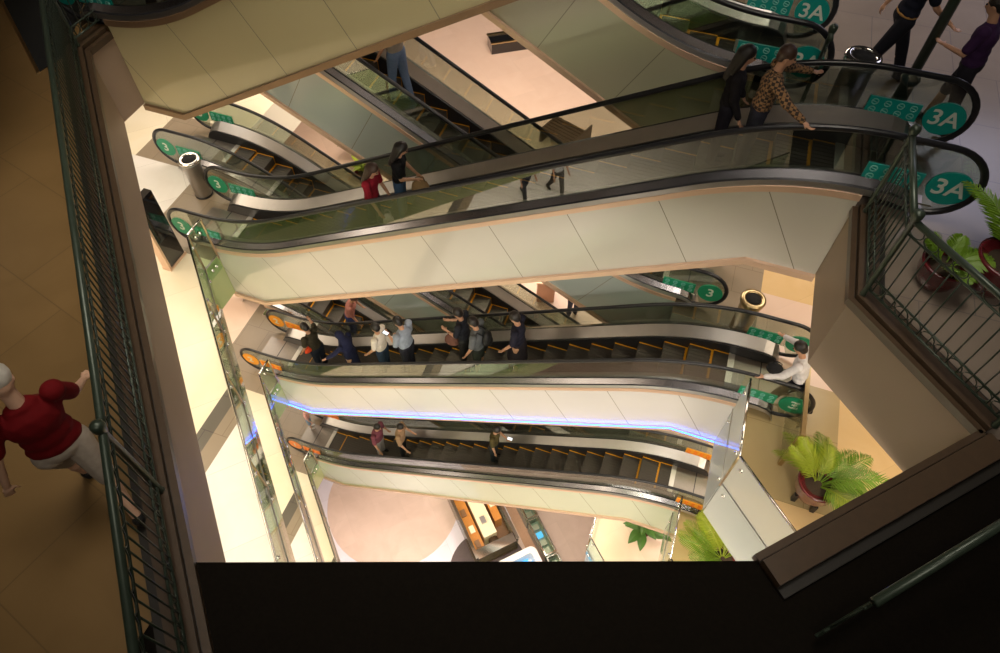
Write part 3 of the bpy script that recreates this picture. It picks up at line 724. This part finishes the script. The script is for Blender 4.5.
# ------------------------------------------------------------------ people
def ell(bm, c, r, rot=None):
    mt = Matrix.Translation(Vector(c)) @ (rot.to_4x4() if rot is not None else Matrix()) @ Matrix.Diagonal((*r, 1))
    bmesh.ops.create_icosphere(bm, subdivisions=2, radius=1.0, matrix=mt)
def cap(bm, a, b, ra, rb, n=10):
    a = Vector(a); b = Vector(b); d = (b - a)
    if d.length < 1e-5: return
    q = Vector((0, 0, 1)).rotation_difference(d.normalized()).to_matrix().to_4x4()
    bmesh.ops.create_cone(bm, cap_ends=True, segments=n, radius1=ra, radius2=rb, depth=d.length, matrix=Matrix.Translation((a + b) / 2) @ q)
    for p, r in ((a, ra), (b, rb)): bmesh.ops.create_icosphere(bm, subdivisions=2, radius=r * 1.0, matrix=Matrix.Translation(p))
def fuse(bm, name, m, parent, vox, sm=3, loc=(0, 0, 0)):
    me = bpy.data.meshes.new('tmp'); bm.to_mesh(me); bm.free()
    t = bpy.data.objects.new('tmp', me); COL.objects.link(t)
    r = t.modifiers.new('r', 'REMESH'); r.mode = 'VOXEL'; r.voxel_size = vox
    s_ = t.modifiers.new('s', 'SMOOTH'); s_.iterations = sm; s_.factor = 0.5
    dg = bpy.context.evaluated_depsgraph_get()
    out = bpy.data.meshes.new_from_object(t.evaluated_get(dg)); out.name = name
    bpy.data.objects.remove(t); bpy.data.meshes.remove(me)
    out.materials.clear(); out.materials.append(m)
    out.polygons.foreach_set('use_smooth', [True] * len(out.polygons))
    o = bpy.data.objects.new(name, out); COL.objects.link(o); o.parent = parent; o.location = loc
    return o
def cloth(col, name=None, rough=0.85):
    return mat(name or 'cloth_%02x%02x%02x' % tuple(int(255 * c) for c in col), col, rough, 0, 0.18, 25, 0.15, spec=0.2)
def plaid_mat():
    m, t, b = nt('plaid_cloth')
    tc = t.nodes.new('ShaderNodeTexCoord'); ck = t.nodes.new('ShaderNodeTexChecker'); ck.inputs['Scale'].default_value = 30
    ck.inputs['Color1'].default_value = (0.03, 0.018, 0.012, 1); ck.inputs['Color2'].default_value = (0.26, 0.14, 0.06, 1)
    t.links.new(tc.outputs['Object'], ck.inputs['Vector']); t.links.new(ck.outputs['Color'], b.inputs['Base Color']); b.inputs['Roughness'].default_value = 0.9
    return m
SKIN = mat('skin_tan', (0.48, 0.26, 0.16), 0.5, 0, 0.08, 14); SKIN_L = mat('skin_light', (0.62, 0.38, 0.26), 0.5, 0, 0.08, 14)
HAIR = mat('black_hair', (0.012, 0.009, 0.008), 0.45, 0, 0.3, 60, 0.4); HAIR_B = mat('brown_hair', (0.045, 0.022, 0.014), 0.45, 0, 0.3, 60, 0.4)
def V3(x, y, z): return Vector((x, y, z))
def person(label, x, y, z, head=0.0, H=1.65, top=(0.5, 0.5, 0.5), sleeve=0.5, bottom='trousers', bcol=(0.03, 0.04, 0.08), hair='short', skin=None,
           lean=0.0, hp=15, armL=(8, 8, 20), armR=(8, 8, 20), legL=(0, 0), legR=(0, 0), vox=0.016, group=None, topm=None, hairm=None, shoe=(0.02, 0.02, 0.02), cap_col=None, turn=0.0, belt=None, fat=1.0):
    """x forward, y left. arm = (forward swing, outward, elbow); leg = (forward swing, knee)"""
    sc = H / 1.70; R = math.radians
    o = empty('person', (x, y, z), head, label, 'person', group)
    skin = skin or SKIN; hm = hairm or HAIR
    up = V3(math.sin(R(lean)), 0, math.cos(R(lean)))
    P0 = V3(0, 0, 0.0)
    def leg(a, s):
        hp_ = P0 + V3(0, s * 0.09, -0.02)
        th, kn = R(a[0]), R(a[0] - a[1])
        k = hp_ + V3(math.sin(th), 0, -math.cos(th)) * 0.42
        an = k + V3(math.sin(kn), 0, -math.cos(kn)) * 0.41
        return hp_, k, an
    LL, LR = leg(legL, 1), leg(legR, -1)
    dz = 0.075 - min(LL[2].z, LR[2].z)
    sh = V3(0, 0, dz)
    P0 = P0 + sh; LL = [p + sh for p in LL]; LR = [p + sh for p in LR]
    chest = P0 + up * 0.34; neck = P0 + up * 0.53
    hd = V3(math.sin(R(lean + hp)), 0, math.cos(R(lean + hp)))
    hc = neck + up * 0.05 + hd * 0.135
    fw = V3(math.cos(R(lean + hp)) * math.cos(turn), math.sin(turn), -math.sin(R(lean + hp)))
    def arm(a, s):
        S0 = neck - up * 0.055 + V3(0, s * 0.175 * fat, 0)
        p, ab, e = R(a[0]), R(a[1]), R(a[2])
        d1 = V3(math.sin(p) * math.cos(ab), s * math.sin(ab), -math.cos(p) * math.cos(ab))
        E_ = S0 + d1 * 0.28
        inn = 0.45 if a[2] > 35 else -math.sin(ab) * .8
        d2 = V3(math.sin(p + e), -s * inn, -math.cos(p + e)).normalized()
        W = E_ + d2 * 0.25
        return S0, E_, W, d2
    AL, AR = arm(armL, 1), arm(armR, -1)
    K = lambda v: v * sc
    # body
    bm = bmesh.new()
    ht = Matrix.Rotation(R(lean + hp), 3, 'Y') @ Matrix.Rotation(0, 3, 'X')
    ell(bm, K(hc), (0.092 * sc, 0.076 * sc, 0.115 * sc), Matrix.Rotation(turn, 3, 'Z') @ ht)
    ell(bm, K(hc + fw * 0.035 - hd * 0.05), (0.062 * sc, 0.056 * sc, 0.068 * sc), ht)
    cap(bm, K(hc + fw * 0.088 + hd * 0.012), K(hc + fw * 0.106 - hd * 0.028), 0.009 * sc, 0.016 * sc, 8)
    side = V3(-math.sin(turn), math.cos(turn), 0)
    for s in (-1, 1):
        ell(bm, K(hc + side * s * 0.078 - hd * 0.012), (0.02 * sc, 0.010 * sc, 0.032 * sc), ht)
    cap(bm, K(neck - up * 0.05), K(hc - hd * 0.05), 0.056 * sc, 0.05 * sc)
    tr = Matrix.Rotation(R(lean), 3, 'Y')
    ell(bm, K(P0 + up * 0.03), (0.105 * sc * fat, 0.155 * sc * fat, 0.12 * sc), tr)
    ell(bm, K(P0 + up * 0.18), (0.095 * sc * fat, 0.13 * sc * fat, 0.15 * sc), tr)
    ell(bm, K(chest), (0.108 * sc * fat, 0.155 * sc * fat, 0.17 * sc), tr)
    for A, s in ((AL, 1), (AR, -1)):
        S0, E_, W, d2 = A
        ell(bm, K(S0), (0.062 * sc,) * 3)
        cap(bm, K(S0), K(E_), 0.048 * sc, 0.038 * sc); cap(bm, K(E_), K(W), 0.038 * sc, 0.026 * sc)
        # hand: palm, four fingers, thumb
        sd = d2.cross(V3(0, 0, 1) if abs(d2.z) < .9 else V3(1, 0, 0)).normalized(); nn = d2.cross(sd)
        pc = W + d2 * 0.05
        ell(bm, K(pc), (0.042 * sc, 0.036 * sc, 0.020 * sc), Matrix((d2, sd, nn)).transposed())
        for j, ln in enumerate((0.062, 0.074, 0.07, 0.055)):
            b0 = W + d2 * 0.082 + sd * (0.028 - 0.0187 * j)
            k1 = b0 + (d2 * 0.9 - nn * 0.25).normalized() * ln * .55; k2 = k1 + (d2 * 0.6 - nn * 0.7).normalized() * ln * .5
            cap(bm, K(b0), K(k1), 0.0095 * sc, 0.009 * sc, 6); cap(bm, K(k1), K(k2), 0.009 * sc, 0.0075 * sc, 6)
        b0 = W + d2 * 0.03 + sd * 0.03; cap(bm, K(b0), K(b0 + (sd * 0.7 + d2 * 0.7).normalized() * 0.055), 0.011 * sc, 0.009 * sc, 6)
    for Lg in (LL, LR):
        cap(bm, K(Lg[0]), K(Lg[1]), 0.082 * sc * fat, 0.054 * sc); cap(bm, K(Lg[1]), K(Lg[2]), 0.054 * sc, 0.036 * sc)
        ell(bm, K(Lg[1] + (Lg[2] - Lg[1]) * .3 - V3(.015, 0, 0)), (0.05 * sc, 0.048 * sc, 0.09 * sc))
        ell(bm, K(Lg[2] + V3(0.05, 0, -0.035)), (0.11 * sc, 0.04 * sc, 0.035 * sc))
    fuse(bm, 'body', skin, o, vox)
    # face
    for s in (-1, 1):
        m = MB(); c = hc + fw * 0.085 + side * s * 0.032 + hd * 0.012
        b2 = bmesh.new(); ell(b2, K(c), (0.012 * sc,) * 3); me = bpy.data.meshes.new('eye'); b2.to_mesh(me); b2.free(); me.materials.append(M['black'])
        e_ = bpy.data.objects.new('eye', me); COL.objects.link(e_); e_.parent = o
    b2 = bmesh.new(); ell(b2, K(hc + fw * 0.088 - hd * 0.058), (0.008 * sc, 0.022 * sc, 0.006 * sc)); me = bpy.data.meshes.new('mouth'); b2.to_mesh(me); b2.free(); me.materials.append(mat('lip', (0.35, 0.10, 0.09), 0.5))
    e_ = bpy.data.objects.new('mouth', me); COL.objects.link(e_); e_.parent = o
    # hair
    bm = bmesh.new()
    if hair == 'hijab':
        ell(bm, K(hc - fw * 0.012 + hd * .006), (0.112 * sc, 0.10 * sc, 0.132 * sc), ht)
        cap(bm, K(hc - hd * .08), K(neck - up * .05), 0.09 * sc, 0.14 * sc); ell(bm, K(chest + up * .08), (0.14 * sc, 0.20 * sc, 0.16 * sc), tr)
        fuse(bm, 'headscarf', topm or cloth(top), o, vox)
    elif cap_col is not None:
        ell(bm, K(hc + hd * 0.035 - fw * .005), (0.108 * sc, 0.094 * sc, 0.10 * sc), ht); ell(bm, K(hc + hd * 0.03 + fw * .11), (0.07 * sc, 0.07 * sc, 0.012 * sc), ht)
        fuse(bm, 'cap', cloth(cap_col), o, vox)
    else:
        ell(bm, K(hc + hd * 0.028 - fw * 0.018), (0.102 * sc, 0.090 * sc, 0.108 * sc), ht)
        if hair == 'short': ell(bm, K(hc - fw * .045 - hd * .03), (0.062 * sc, 0.078 * sc, 0.07 * sc), ht)
        if hair == 'bob': ell(bm, K(hc - fw * .03 - hd * .05), (0.085 * sc, 0.098 * sc, 0.10 * sc), ht)
        if hair == 'long':
            cap(bm, K(hc - fw * .05), K(neck - up * 0.16 - V3(.115, 0, 0)), 0.092 * sc, 0.06 * sc)
            for s in (-1, 1): cap(bm, K(hc + side * s * .05 - fw * .02), K(neck - up * .05 + side * s * .075 - V3(.06, 0, 0)), 0.05 * sc, 0.035 * sc)
        if hair == 'bun': ell(bm, K(hc - fw * .11 + hd * .03), (0.045 * sc,) * 3)
        fuse(bm, 'hair', hm, o, vox)
    # top
    bm = bmesh.new(); g = 0.016
    for c, r in ((P0 + up * 0.08, (0.105, 0.155, 0.10)), (P0 + up * 0.18, (0.10, 0.14, 0.15)), (chest, (0.11, 0.158, 0.17))):
        ell(bm, K(c), ((r[0] * fat + g) * sc, (r[1] * fat + g) * sc, (r[2] + g * .3) * sc), tr)
    ell(bm, K(neck - up * 0.045), (0.075 * sc, 0.11 * sc, 0.05 * sc), tr)
    for A in (AL, AR):
        S0, E_, W, _ = A; ell(bm, K(S0), ((0.062 + g) * sc,) * 3)
        if sleeve > 0:
            e1 = S0 + (E_ - S0) * min(1, sleeve * 1.4); cap(bm, K(S0), K(e1), (0.05 + g) * sc, (0.046 + g) * sc)
            if sleeve > 0.8: cap(bm, K(E_), K(E_ + (W - E_) * 0.92), (0.04 + g) * sc, (0.03 + g * .8) * sc)
    fuse(bm, 'shirt' if sleeve < 0.8 else 'jacket', topm or cloth(top), o, vox)
    # bottom
    bm = bmesh.new(); g = 0.014
    if bottom in ('trousers', 'shorts'):
        ell(bm, K(P0 + up * 0.02), ((0.105 * fat + g) * sc, (0.155 * fat + g) * sc, 0.125 * sc), tr)
        for Lg in (LL, LR):
            cap(bm, K(Lg[0]), K(Lg[1]), (0.085 * fat + g) * sc, (0.058 + g) * sc)
            if bottom == 'trousers': cap(bm, K(Lg[1]), K(Lg[2]), (0.058 + g) * sc, (0.046 + g) * sc)
        fuse(bm, bottom, cloth(bcol), o, vox)
    else:
        ell(bm, K(P0 + up * 0.02), ((0.105 * fat + g) * sc, (0.155 * fat + g) * sc, 0.125 * sc), tr)
        ln = {'skirt': 0.45, 'dress': 0.55, 'robe': 0.80}[bottom]
        kc = (LL[1] + LR[1]) / 2; a_ = P0; b_ = P0 + (V3(kc.x * .5, 0, kc.z) - P0).normalized() * ln
        cap(bm, K(a_), K(b_), 0.15 * sc, 0.19 * sc, 16)
        fuse(bm, 'skirt', cloth(bcol), o, vox)
    for Lg in (LL, LR):
        bm = bmesh.new(); ell(bm, K(Lg[2] + V3(0.055, 0, -0.038)), (0.128 * sc, 0.05 * sc, 0.040 * sc)); ell(bm, K(Lg[2] + V3(-.01, 0, -.01)), (0.055 * sc, 0.05 * sc, 0.05 * sc))
        fuse(bm, 'shoe', cloth(shoe, None, .5), o, vox)
    if belt:
        m = MB(); m.lathe([(0.155 * sc, -.022), (0.165 * sc, 0), (0.155 * sc, .022)], 24); m.v = [(x * .72 + 0, y, z) for x, y, z in m.v]
        m.build('belt', cloth(belt), o, True, K(P0 + up * .06))
    o['_h'] = 0; del o['_h']
    return o, [K(AL[2]), K(AR[2]), K(P0), K(neck), K(chest)]
def wpt(o, v): return Matrix.Translation(o.location) @ Matrix.Rotation(o.rotation_euler.z, 4, 'Z') @ v
def bag(o, pt, label, kind='handbag', col=(0.3, 0.2, 0.1), size=(0.13, 0.07, 0.15), strap=0.12, off=(0, 0, 0)):
    p = wpt(o, pt) + Vector(off)
    q = empty(kind, (p.x, p.y, p.z - strap - size[2] * 2), o.rotation_euler.z, label, 'bag')
    bm = bmesh.new(); sx_, sy_, sz_ = size
    ell(bm, (0, 0, sz_), (sx_, sy_, sz_)); ell(bm, (0, 0, sz_ * .7), (sx_ * 1.05, sy_ * 1.1, sz_ * .65))
    fuse(bm, 'pouch', cloth(col), q, 0.014)
    m = MB(); m.tube([(-sx_ * .6, 0, sz_ * 1.6), (-sx_ * .4, 0, sz_ * 2 + strap * .8), (0, 0, sz_ * 2 + strap), (sx_ * .4, 0, sz_ * 2 + strap * .8), (sx_ * .6, 0, sz_ * 1.6)], .008, 6); m.build('strap', cloth(tuple(c * .6 for c in col)), q, True)
    return q
def backpack(o, chest, label, col):
    p = wpt(o, chest + V3(-0.19, 0, -0.02))
    q = empty('backpack', (p.x, p.y, p.z - .2), o.rotation_euler.z, label, 'bag')
    bm = bmesh.new(); ell(bm, (0, 0, .2), (.09, .14, .21)); ell(bm, (-.06, 0, .12), (.05, .1, .1)); fuse(bm, 'pack', cloth(col), q, .014)
    for s in (-1, 1):
        m = MB(); m.tube([(.05, s * .08, .36), (.14, s * .085, .40), (.20, s * .09, .36)], .015, 6); m.build('shoulder_strap', cloth(tuple(c * .6 for c in col)), q, True)
def phone(o, pt, label, lit=True):
    p = wpt(o, pt); q = empty('mobile_phone', (p.x, p.y, p.z), o.rotation_euler.z, label, 'phone')
    m = MB(); m.box((-.04, -.04, -.004), (.1, .04, .004)); m.build('case', M['black'], q)
    m = MB(); m.box((-.03, -.034, .004), (.09, .034, .006)); m.build('screen', mat('lit_phone_screen', (.8, .85, .9), .3, emit=(.8, .9, 1), es=.8), q)
def onA(F, x): return F(x, .35) - 0.0
def stepz(F, x, xl=-6.80):
    k = math.floor((x - (xl - .6)) / .4); return F(xl - .6 + k * .4 + .2, .35)
G_A2 = 'riders on the blue lit escalator'; G_A3 = 'riders on the middle escalator'; G_A1 = 'riders on the lowest escalator'
# --- balcony level
person('person in a dark red T-shirt, white cap and pale shorts walking by the left railing', -3.42, 0.93, F4, 2.6, 1.66, (0.13, 0.002, 0.004), .55, 'shorts', (0.42, 0.36, 0.30), 'short', SKIN_L, lean=6, hp=25, armL=(-20, 22, 15), armR=(25, 14, 25), legL=(24, 10), legR=(-18, 22), vox=0.011, cap_col=(0.55, 0.52, 0.47), fat=1.12)
person('person in black top and dark trousers with a tan belt walking on the right gallery', 2.02, 8.45, F4, 0.2, 1.74, (0.006, 0.007, 0.015), .5, 'trousers', (0.006, 0.006, 0.010), 'short', lean=4, armL=(-25, 12, 10), armR=(30, 10, 25), legL=(24, 6), legR=(-20, 18), vox=0.012, belt=(0.38, 0.2, 0.06))
person('person in a dark purple shirt and shorts walking at the right edge', 2.70, 7.74, F4, 2.7, 1.60, (0.035, 0.012, 0.05), .55, 'shorts', (0.015, 0.013, 0.02), 'short', lean=6, armL=(12, 10, 70), armR=(-12, 14, 15), legL=(-10, 12), legR=(14, 5), vox=0.012, fat=1.08)
zz = stepz(FA3, 0.55)
p, j = person('person in a plaid shirt with one hand on each handrail, riding near the top', 0.66, 6.47, stepz(FA3, .66), 0, 1.54, (0.2, 0.1, 0.05), 1.0, 'trousers', (0.02, 0.02, 0.03), 'short', topm=plaid_mat(), hairm=HAIR_B, lean=4, hp=12, armL=(62, 38, 10), armR=(50, 22, 12), vox=0.011)
person('person with long black hair standing just behind the plaid shirt rider', 0.36, 6.78, stepz(FA3, .36), 0, 1.50, (0.012, 0.010, 0.012), .9, 'trousers', (0.015, 0.015, 0.02), 'long', lean=0, hp=15, vox=0.012)
p, j = person('person with long brown hair in a dark red top on the middle escalator', -4.28, 6.50, stepz(FA3, -4.28) - .05, 0, 1.52, (0.26, 0.012, 0.025), .55, 'trousers', (0.02, 0.02, 0.03), 'long', hairm=HAIR_B, lean=6, hp=25, armL=(10, 8, 45), armR=(14, 12, 25), vox=0.012, group=G_A3)
bag(p, j[1], 'pale translucent carrier bag hanging from the hand of the rider in dark red', 'carrier_bag', (0.55, 0.48, 0.45), (0.10, 0.06, 0.15), .08, (0.1, 0.08, 0.0))
p, j = person('person with black hair, black top and jeans carrying a tan handbag on the middle escalator', -3.92, 6.78, stepz(FA3, -3.92) - .05, 0.3, 1.54, (0.008, 0.008, 0.010), .5, 'trousers', (0.04, 0.08, 0.16), 'long', lean=4, hp=30, armL=(12, 6, 45), armR=(10, 6, 60), vox=0.012, group=G_A3)
bag(p, j[1], 'tan handbag held by the rider in the black top', 'handbag', (0.28, 0.18, 0.09), (0.14, 0.09, 0.14), .06, (0.06, 0.02, 0.05))
# top left, on the olive clad escalator
for i, (x, y, lb) in enumerate(((-6.85, 6.45, 'person in black trousers standing at the foot of the top left escalator'), (-6.15, 6.75, 'person in dark clothes a little higher on the top left escalator'))):
    person(lb, x, y, stepz(FA4, x), 0.1, 1.68, (0.02, 0.02, 0.03), .6, 'trousers', (0.010, 0.010, 0.013), 'short', legL=(6, 0), legR=(-6, 4))
# rider on the rear escalator in jeans
xb = -4.62
person('person in blue jeans, upper body hidden behind the olive escalator', xb, 8.45, FB3(xb, .35), PI - .2, 1.72, (0.30, 0.26, 0.22), .6, 'trousers', (0.14, 0.20, 0.33), 'short', shoe=(0.6, 0.56, 0.5), legL=(8, 2), legR=(-6, 6))
person('person in a dusty pink top on the rear escalator, directly under the middle escalator', -6.75, 8.3, FB1(-6.75, .35), 0.3, 1.66, (0.42, 0.18, 0.15), .6, 'trousers', (0.04, 0.06, 0.2), 'short', hairm=mat('dusty_brown_hair', (0.10, 0.05, 0.04), .6), lean=14, hp=28, fat=1.15)
# --- riders on the blue lit escalator
def r2(label, x, y, *a, **k): return person(label, x, y, stepz(FA2, x), *a, group=G_A2, **k)
p, j = r2('person in a dark olive top with an orange waist bag reaching for the rear handrail', -6.60, 6.68, PI - .2, 1.70, (0.035, 0.03, 0.018), .5, 'trousers', (0.015, 0.02, 0.035), 'short', lean=10, hp=20, armL=(4, 10, 20), armR=(55, 30, 8))
bag(p, j[2], 'orange and white waist bag on the rider nearest the amber sign', 'waist_bag', (0.65, 0.07, 0.02), (0.07, 0.13, 0.06), .0, (-0.08, -0.14, 0.16))
r2('person in a navy blue headscarf and robe on the blue lit escalator', -5.55, 6.50, PI, 1.56, (0.015, 0.018, 0.05), 1.0, 'robe', (0.015, 0.018, 0.05), 'hijab', lean=10, hp=20, armL=(38, 18, 8), armR=(4, 6, 20), fat=1.15)
r2('person in a white T-shirt and dark jeans on the blue lit escalator', -4.78, 6.58, PI, 1.70, (0.66, 0.60, 0.53), .6, 'trousers', (0.03, 0.05, 0.09), 'short', lean=2, hp=12, armL=(6, 6, 30), armR=(6, 8, 10))
p, j = r2('person in a grey blue shirt looking at a lit phone', -4.16, 6.55, PI - .2, 1.74, (0.27, 0.31, 0.38), .7, 'trousers', (0.02, 0.02, 0.03), 'short', lean=4, hp=30, armL=(8, 5, 88), armR=(4, 6, 50), fat=1.1)
phone(p, j[0] + V3(.05, 0, .03), 'lit phone held by the rider in the grey blue shirt')
bag(p, j[1], 'white paper shopping bag beside the rider in the grey blue shirt', 'shopping_bag', (0.75, 0.72, 0.68), (0.10, 0.05, 0.15), .1, (-.05, -.1, .05))
p, j = r2('person in a dark shirt holding a phone, left one of the pair in the middle', -3.02, 6.85, PI, 1.74, (0.018, 0.02, 0.028), .6, 'trousers', (0.02, 0.02, 0.02), 'short', lean=4, hp=25, armL=(10, 6, 70), armR=(10, 6, 88))
bag(p, j[0], 'brown leather bag hanging in front of the dark shirted rider', 'handbag', (0.17, 0.08, 0.06), (0.15, 0.09, 0.15), .08, (0.12, -.05, 0.05))
p, j = r2('person in a grey T-shirt and dark shorts with a backpack', -2.62, 6.60, PI, 1.74, (0.11, 0.12, 0.13), .6, 'shorts', (0.03, 0.035, 0.03), 'short', lean=4, hp=25, armL=(4, 8, 18), armR=(4, 10, 18), fat=1.08)
backpack(p, j[4], 'black backpack worn by the rider in grey', (0.02, 0.02, 0.022))
r2('person in a dark navy top and long black skirt, last of the group', -1.86, 6.62, PI, 1.78, (0.015, 0.015, 0.028), .7, 'skirt', (0.02, 0.015, 0.02), 'short', lean=2, hp=28, armL=(4, 6, 30), armR=(4, 8, 10))
p, j = person('person in a white shirt stepping off at the right end of the blue lit escalator', 2.55, 6.35, F3, 2.9, 1.66, (0.62, 0.60, 0.62), .9, 'trousers', (0.02, 0.02, 0.03), 'short', lean=16, hp=20, armL=(30, 20, 30), armR=(45, 40, 10), legL=(22, 10), legR=(-18, 20))
bag(p, j[0], 'black bag held by the person in the white shirt', 'handbag', (0.015, 0.012, 0.012), (0.12, 0.08, 0.12), .05, (0.1, 0.1, 0.3))
# --- riders on the lowest escalator
def r1(label, x, y, *a, **k): return person(label, x, y, stepz(FA1, x), *a, group=G_A1, vox=.018, **k)
p, j = r1('person in a maroon top and grey trousers on the lowest escalator', -5.62, 6.66, 0.0, 1.70, (0.17, 0.05, 0.07), .6, 'trousers', (0.28, 0.26, 0.26), 'short', lean=4, hp=15, armL=(2, 12, 20), armR=(8, 14, 25), fat=1.2)
p, j = r1('person in a tan patterned top and black trousers on the lowest escalator', -4.90, 6.66, 0.2, 1.70, (0.30, 0.19, 0.11), .8, 'trousers', (0.01, 0.01, 0.012), 'short', lean=3, hp=15, armL=(10, 8, 80), armR=(8, 12, 30), fat=1.1)
p, j = r1('person in an olive T-shirt holding a phone, alone on the lowest escalator', -2.36, 6.78, 0, 1.66, (0.07, 0.055, 0.02), .6, 'trousers', (0.02, 0.025, 0.03), 'short', lean=2, hp=20, armL=(8, 6, 85), armR=(4, 8, 12))
phone(p, j[0] + V3(.05, 0, .03), 'lit phone held by the rider in the olive T-shirt')
person('small child in a pink top and blue shorts on the lowest left landing', -8.15, 6.95, F1, 0.5, 1.12, (0.6, 0.33, 0.30), .5, 'shorts', (0.2, 0.3, 0.42), 'short', SKIN_L, vox=.016, shoe=(.7, .7, .7))
person('person in a pale shirt bending on the far floor under the middle escalator', -1.5, 10.2, F2, 2.2, 1.6, (0.45, 0.47, 0.62), .7, 'trousers', (0.05, 0.05, 0.08), 'short', lean=30, hp=25)
# two walkers on the level 2 gallery, seen mirrored in the glass of the middle escalator
person('person in dark blue walking along the left gallery one level down', -3.9, -1.4, F2, 0.7, 1.64, (0.05, 0.06, 0.09), .6, 'trousers', (0.03, 0.03, 0.04), 'long', legL=(15, 5), legR=(-15, 15))
person('person in white and grey walking along the left gallery one level down', -3.1, -1.9, F2, 0.7, 1.70, (0.55, 0.55, 0.6), .6, 'trousers', (0.10, 0.09, 0.08), 'short', legL=(-15, 15), legR=(15, 5))

# ------------------------------------------------------------------ lights
def area(x, y, z, sx, sy, e, col, rot=(0, 0, 0), spread=PI):
    l = bpy.data.lights.new('ceiling_or_fill_lamp', 'AREA'); l.shape = 'RECTANGLE'; l.size = sx; l.size_y = sy; l.energy = e; l.color = col; l.spread = spread
    o = bpy.data.objects.new('ceiling_or_fill_lamp', l); COL.objects.link(o); o.location = (x, y, z); o.rotation_euler = rot
    return o
WARM = (1.0, 0.85, 0.64); NEU = (1.0, 0.90, 0.76); PNK = (1.0, 0.82, 0.68)
for z, e, c in ((F4 - 1.15, 105, WARM), (F3 - 1.15, 100, WARM), (F2 - 1.15, 90, WARM)):
    area(-9.5, 5.0, z, 2, 3, e, c); area(-8.2, 2.2, z, 2.5, 2.5, e, c); area(-5.6, 0.2, z, 2.5, 2.5, e, c); area(-3.2, -3.5, z, 2.5, 2.5, e, c)
    area(-10.5, 9.5, z, 2, 4, e * 0.8, NEU)
for z, e, c in ((F4 - 1.15, 70, WARM), (F3 - 1.15, 100, WARM), (F2 - 1.15, 110, PNK)):
    area(4.2, 5.0, z, 2, 2, e, c); area(3.0, 9.3, z, 2.5, 2, e, NEU); area(7.0, 2.0, z, 2, 2, e, c)
# far side hall and the ground floor court
area(-4.5, 16.5, F4 + 2.0, 10, 8, 1500, PNK)
area(-5.0, 12.0, F3 + 1.5, 8, 2, 260, (1.0, 0.84, 0.56))  # unseen lamp added to warm the tone of the far floor
# added overhead fill high over the void, no known roof fixture
area(-2.5, 5.5, 31, 7, 5, 260, NEU, spread=math.radians(60))
# added unseen fill lamps on the near side, tilted across the void at the cladding
for z, e in ((F4 - 1.2, 300), (F3 - 1.2, 290), (F2 - 1.2, 230)):
    area(-0.8, -0.6, z, 3, 1.2, e, NEU, rot=(0.7, 0, 0.35))
    area(3.2, 1.5, z, 1.2, 1.2, e * 0.4, NEU, rot=(0.6, 0, 0.5))
# added fill lamps below the lowest escalator and landing, brightening the ground floor
area(-5.5, 6.7, F1 - 1.0, 2.5, 0.8, 75, PNK)
area(-1.5, 6.7, F1 + 1.6, 1.5, 0.8, 260, PNK)
area(-6.5, 3.0, F1 - 1.15, 1.5, 1.5, 140, PNK)
# added fill lamp above the viewer, unseen, brightening the upper escalators
area(0.5, -2.0, 26.0, 3, 1.5, 115, NEU, rot=(1.05, 0, 0.15), spread=math.radians(110))
# dim gallery lamps over the balcony level
area(-10, 3, F5 - 1.15, 2, 4, 6, WARM)
area(4.4, 11.5, F5 - 1.15, 3, 3, 95, (0.80, 0.78, 1.0))
w = bpy.data.worlds.new('World'); S.world = w; w.use_nodes = True
w.node_tree.nodes['Background'].inputs[0].default_value = (0.9, 0.75, 0.6, 1); w.node_tree.nodes['Background'].inputs[1].default_value = 0.015

# ------------------------------------------------------------------ camera
cam = bpy.data.cameras.new('camera'); co = bpy.data.objects.new('camera', cam); COL.objects.link(co)
R_ = Vector((0.94377762, 0.33043404, 0.00985655)); U_ = Vector((-0.26607921, 0.7415996, 0.61581802)); D_ = Vector((-0.19617762, 0.58381789, -0.78782676))
mw = Matrix((R_, U_, -D_)).transposed().to_4x4(); mw.translation = Vector((0, 0, CZ))
co.matrix_world = mw
cam.sensor_width = 36; cam.lens = 693.32 * 36 / 1000; cam.sensor_fit = 'HORIZONTAL'
cam.shift_y = -(326.5 - 281.5) / 1000
cam.clip_start = 0.05
S.camera = co
S.view_settings.view_transform = 'Standard'; S.view_settings.look = 'None'
S.view_settings.exposure = 0; S.view_settings.gamma = 1; S.view_settings.use_curve_mapping = False
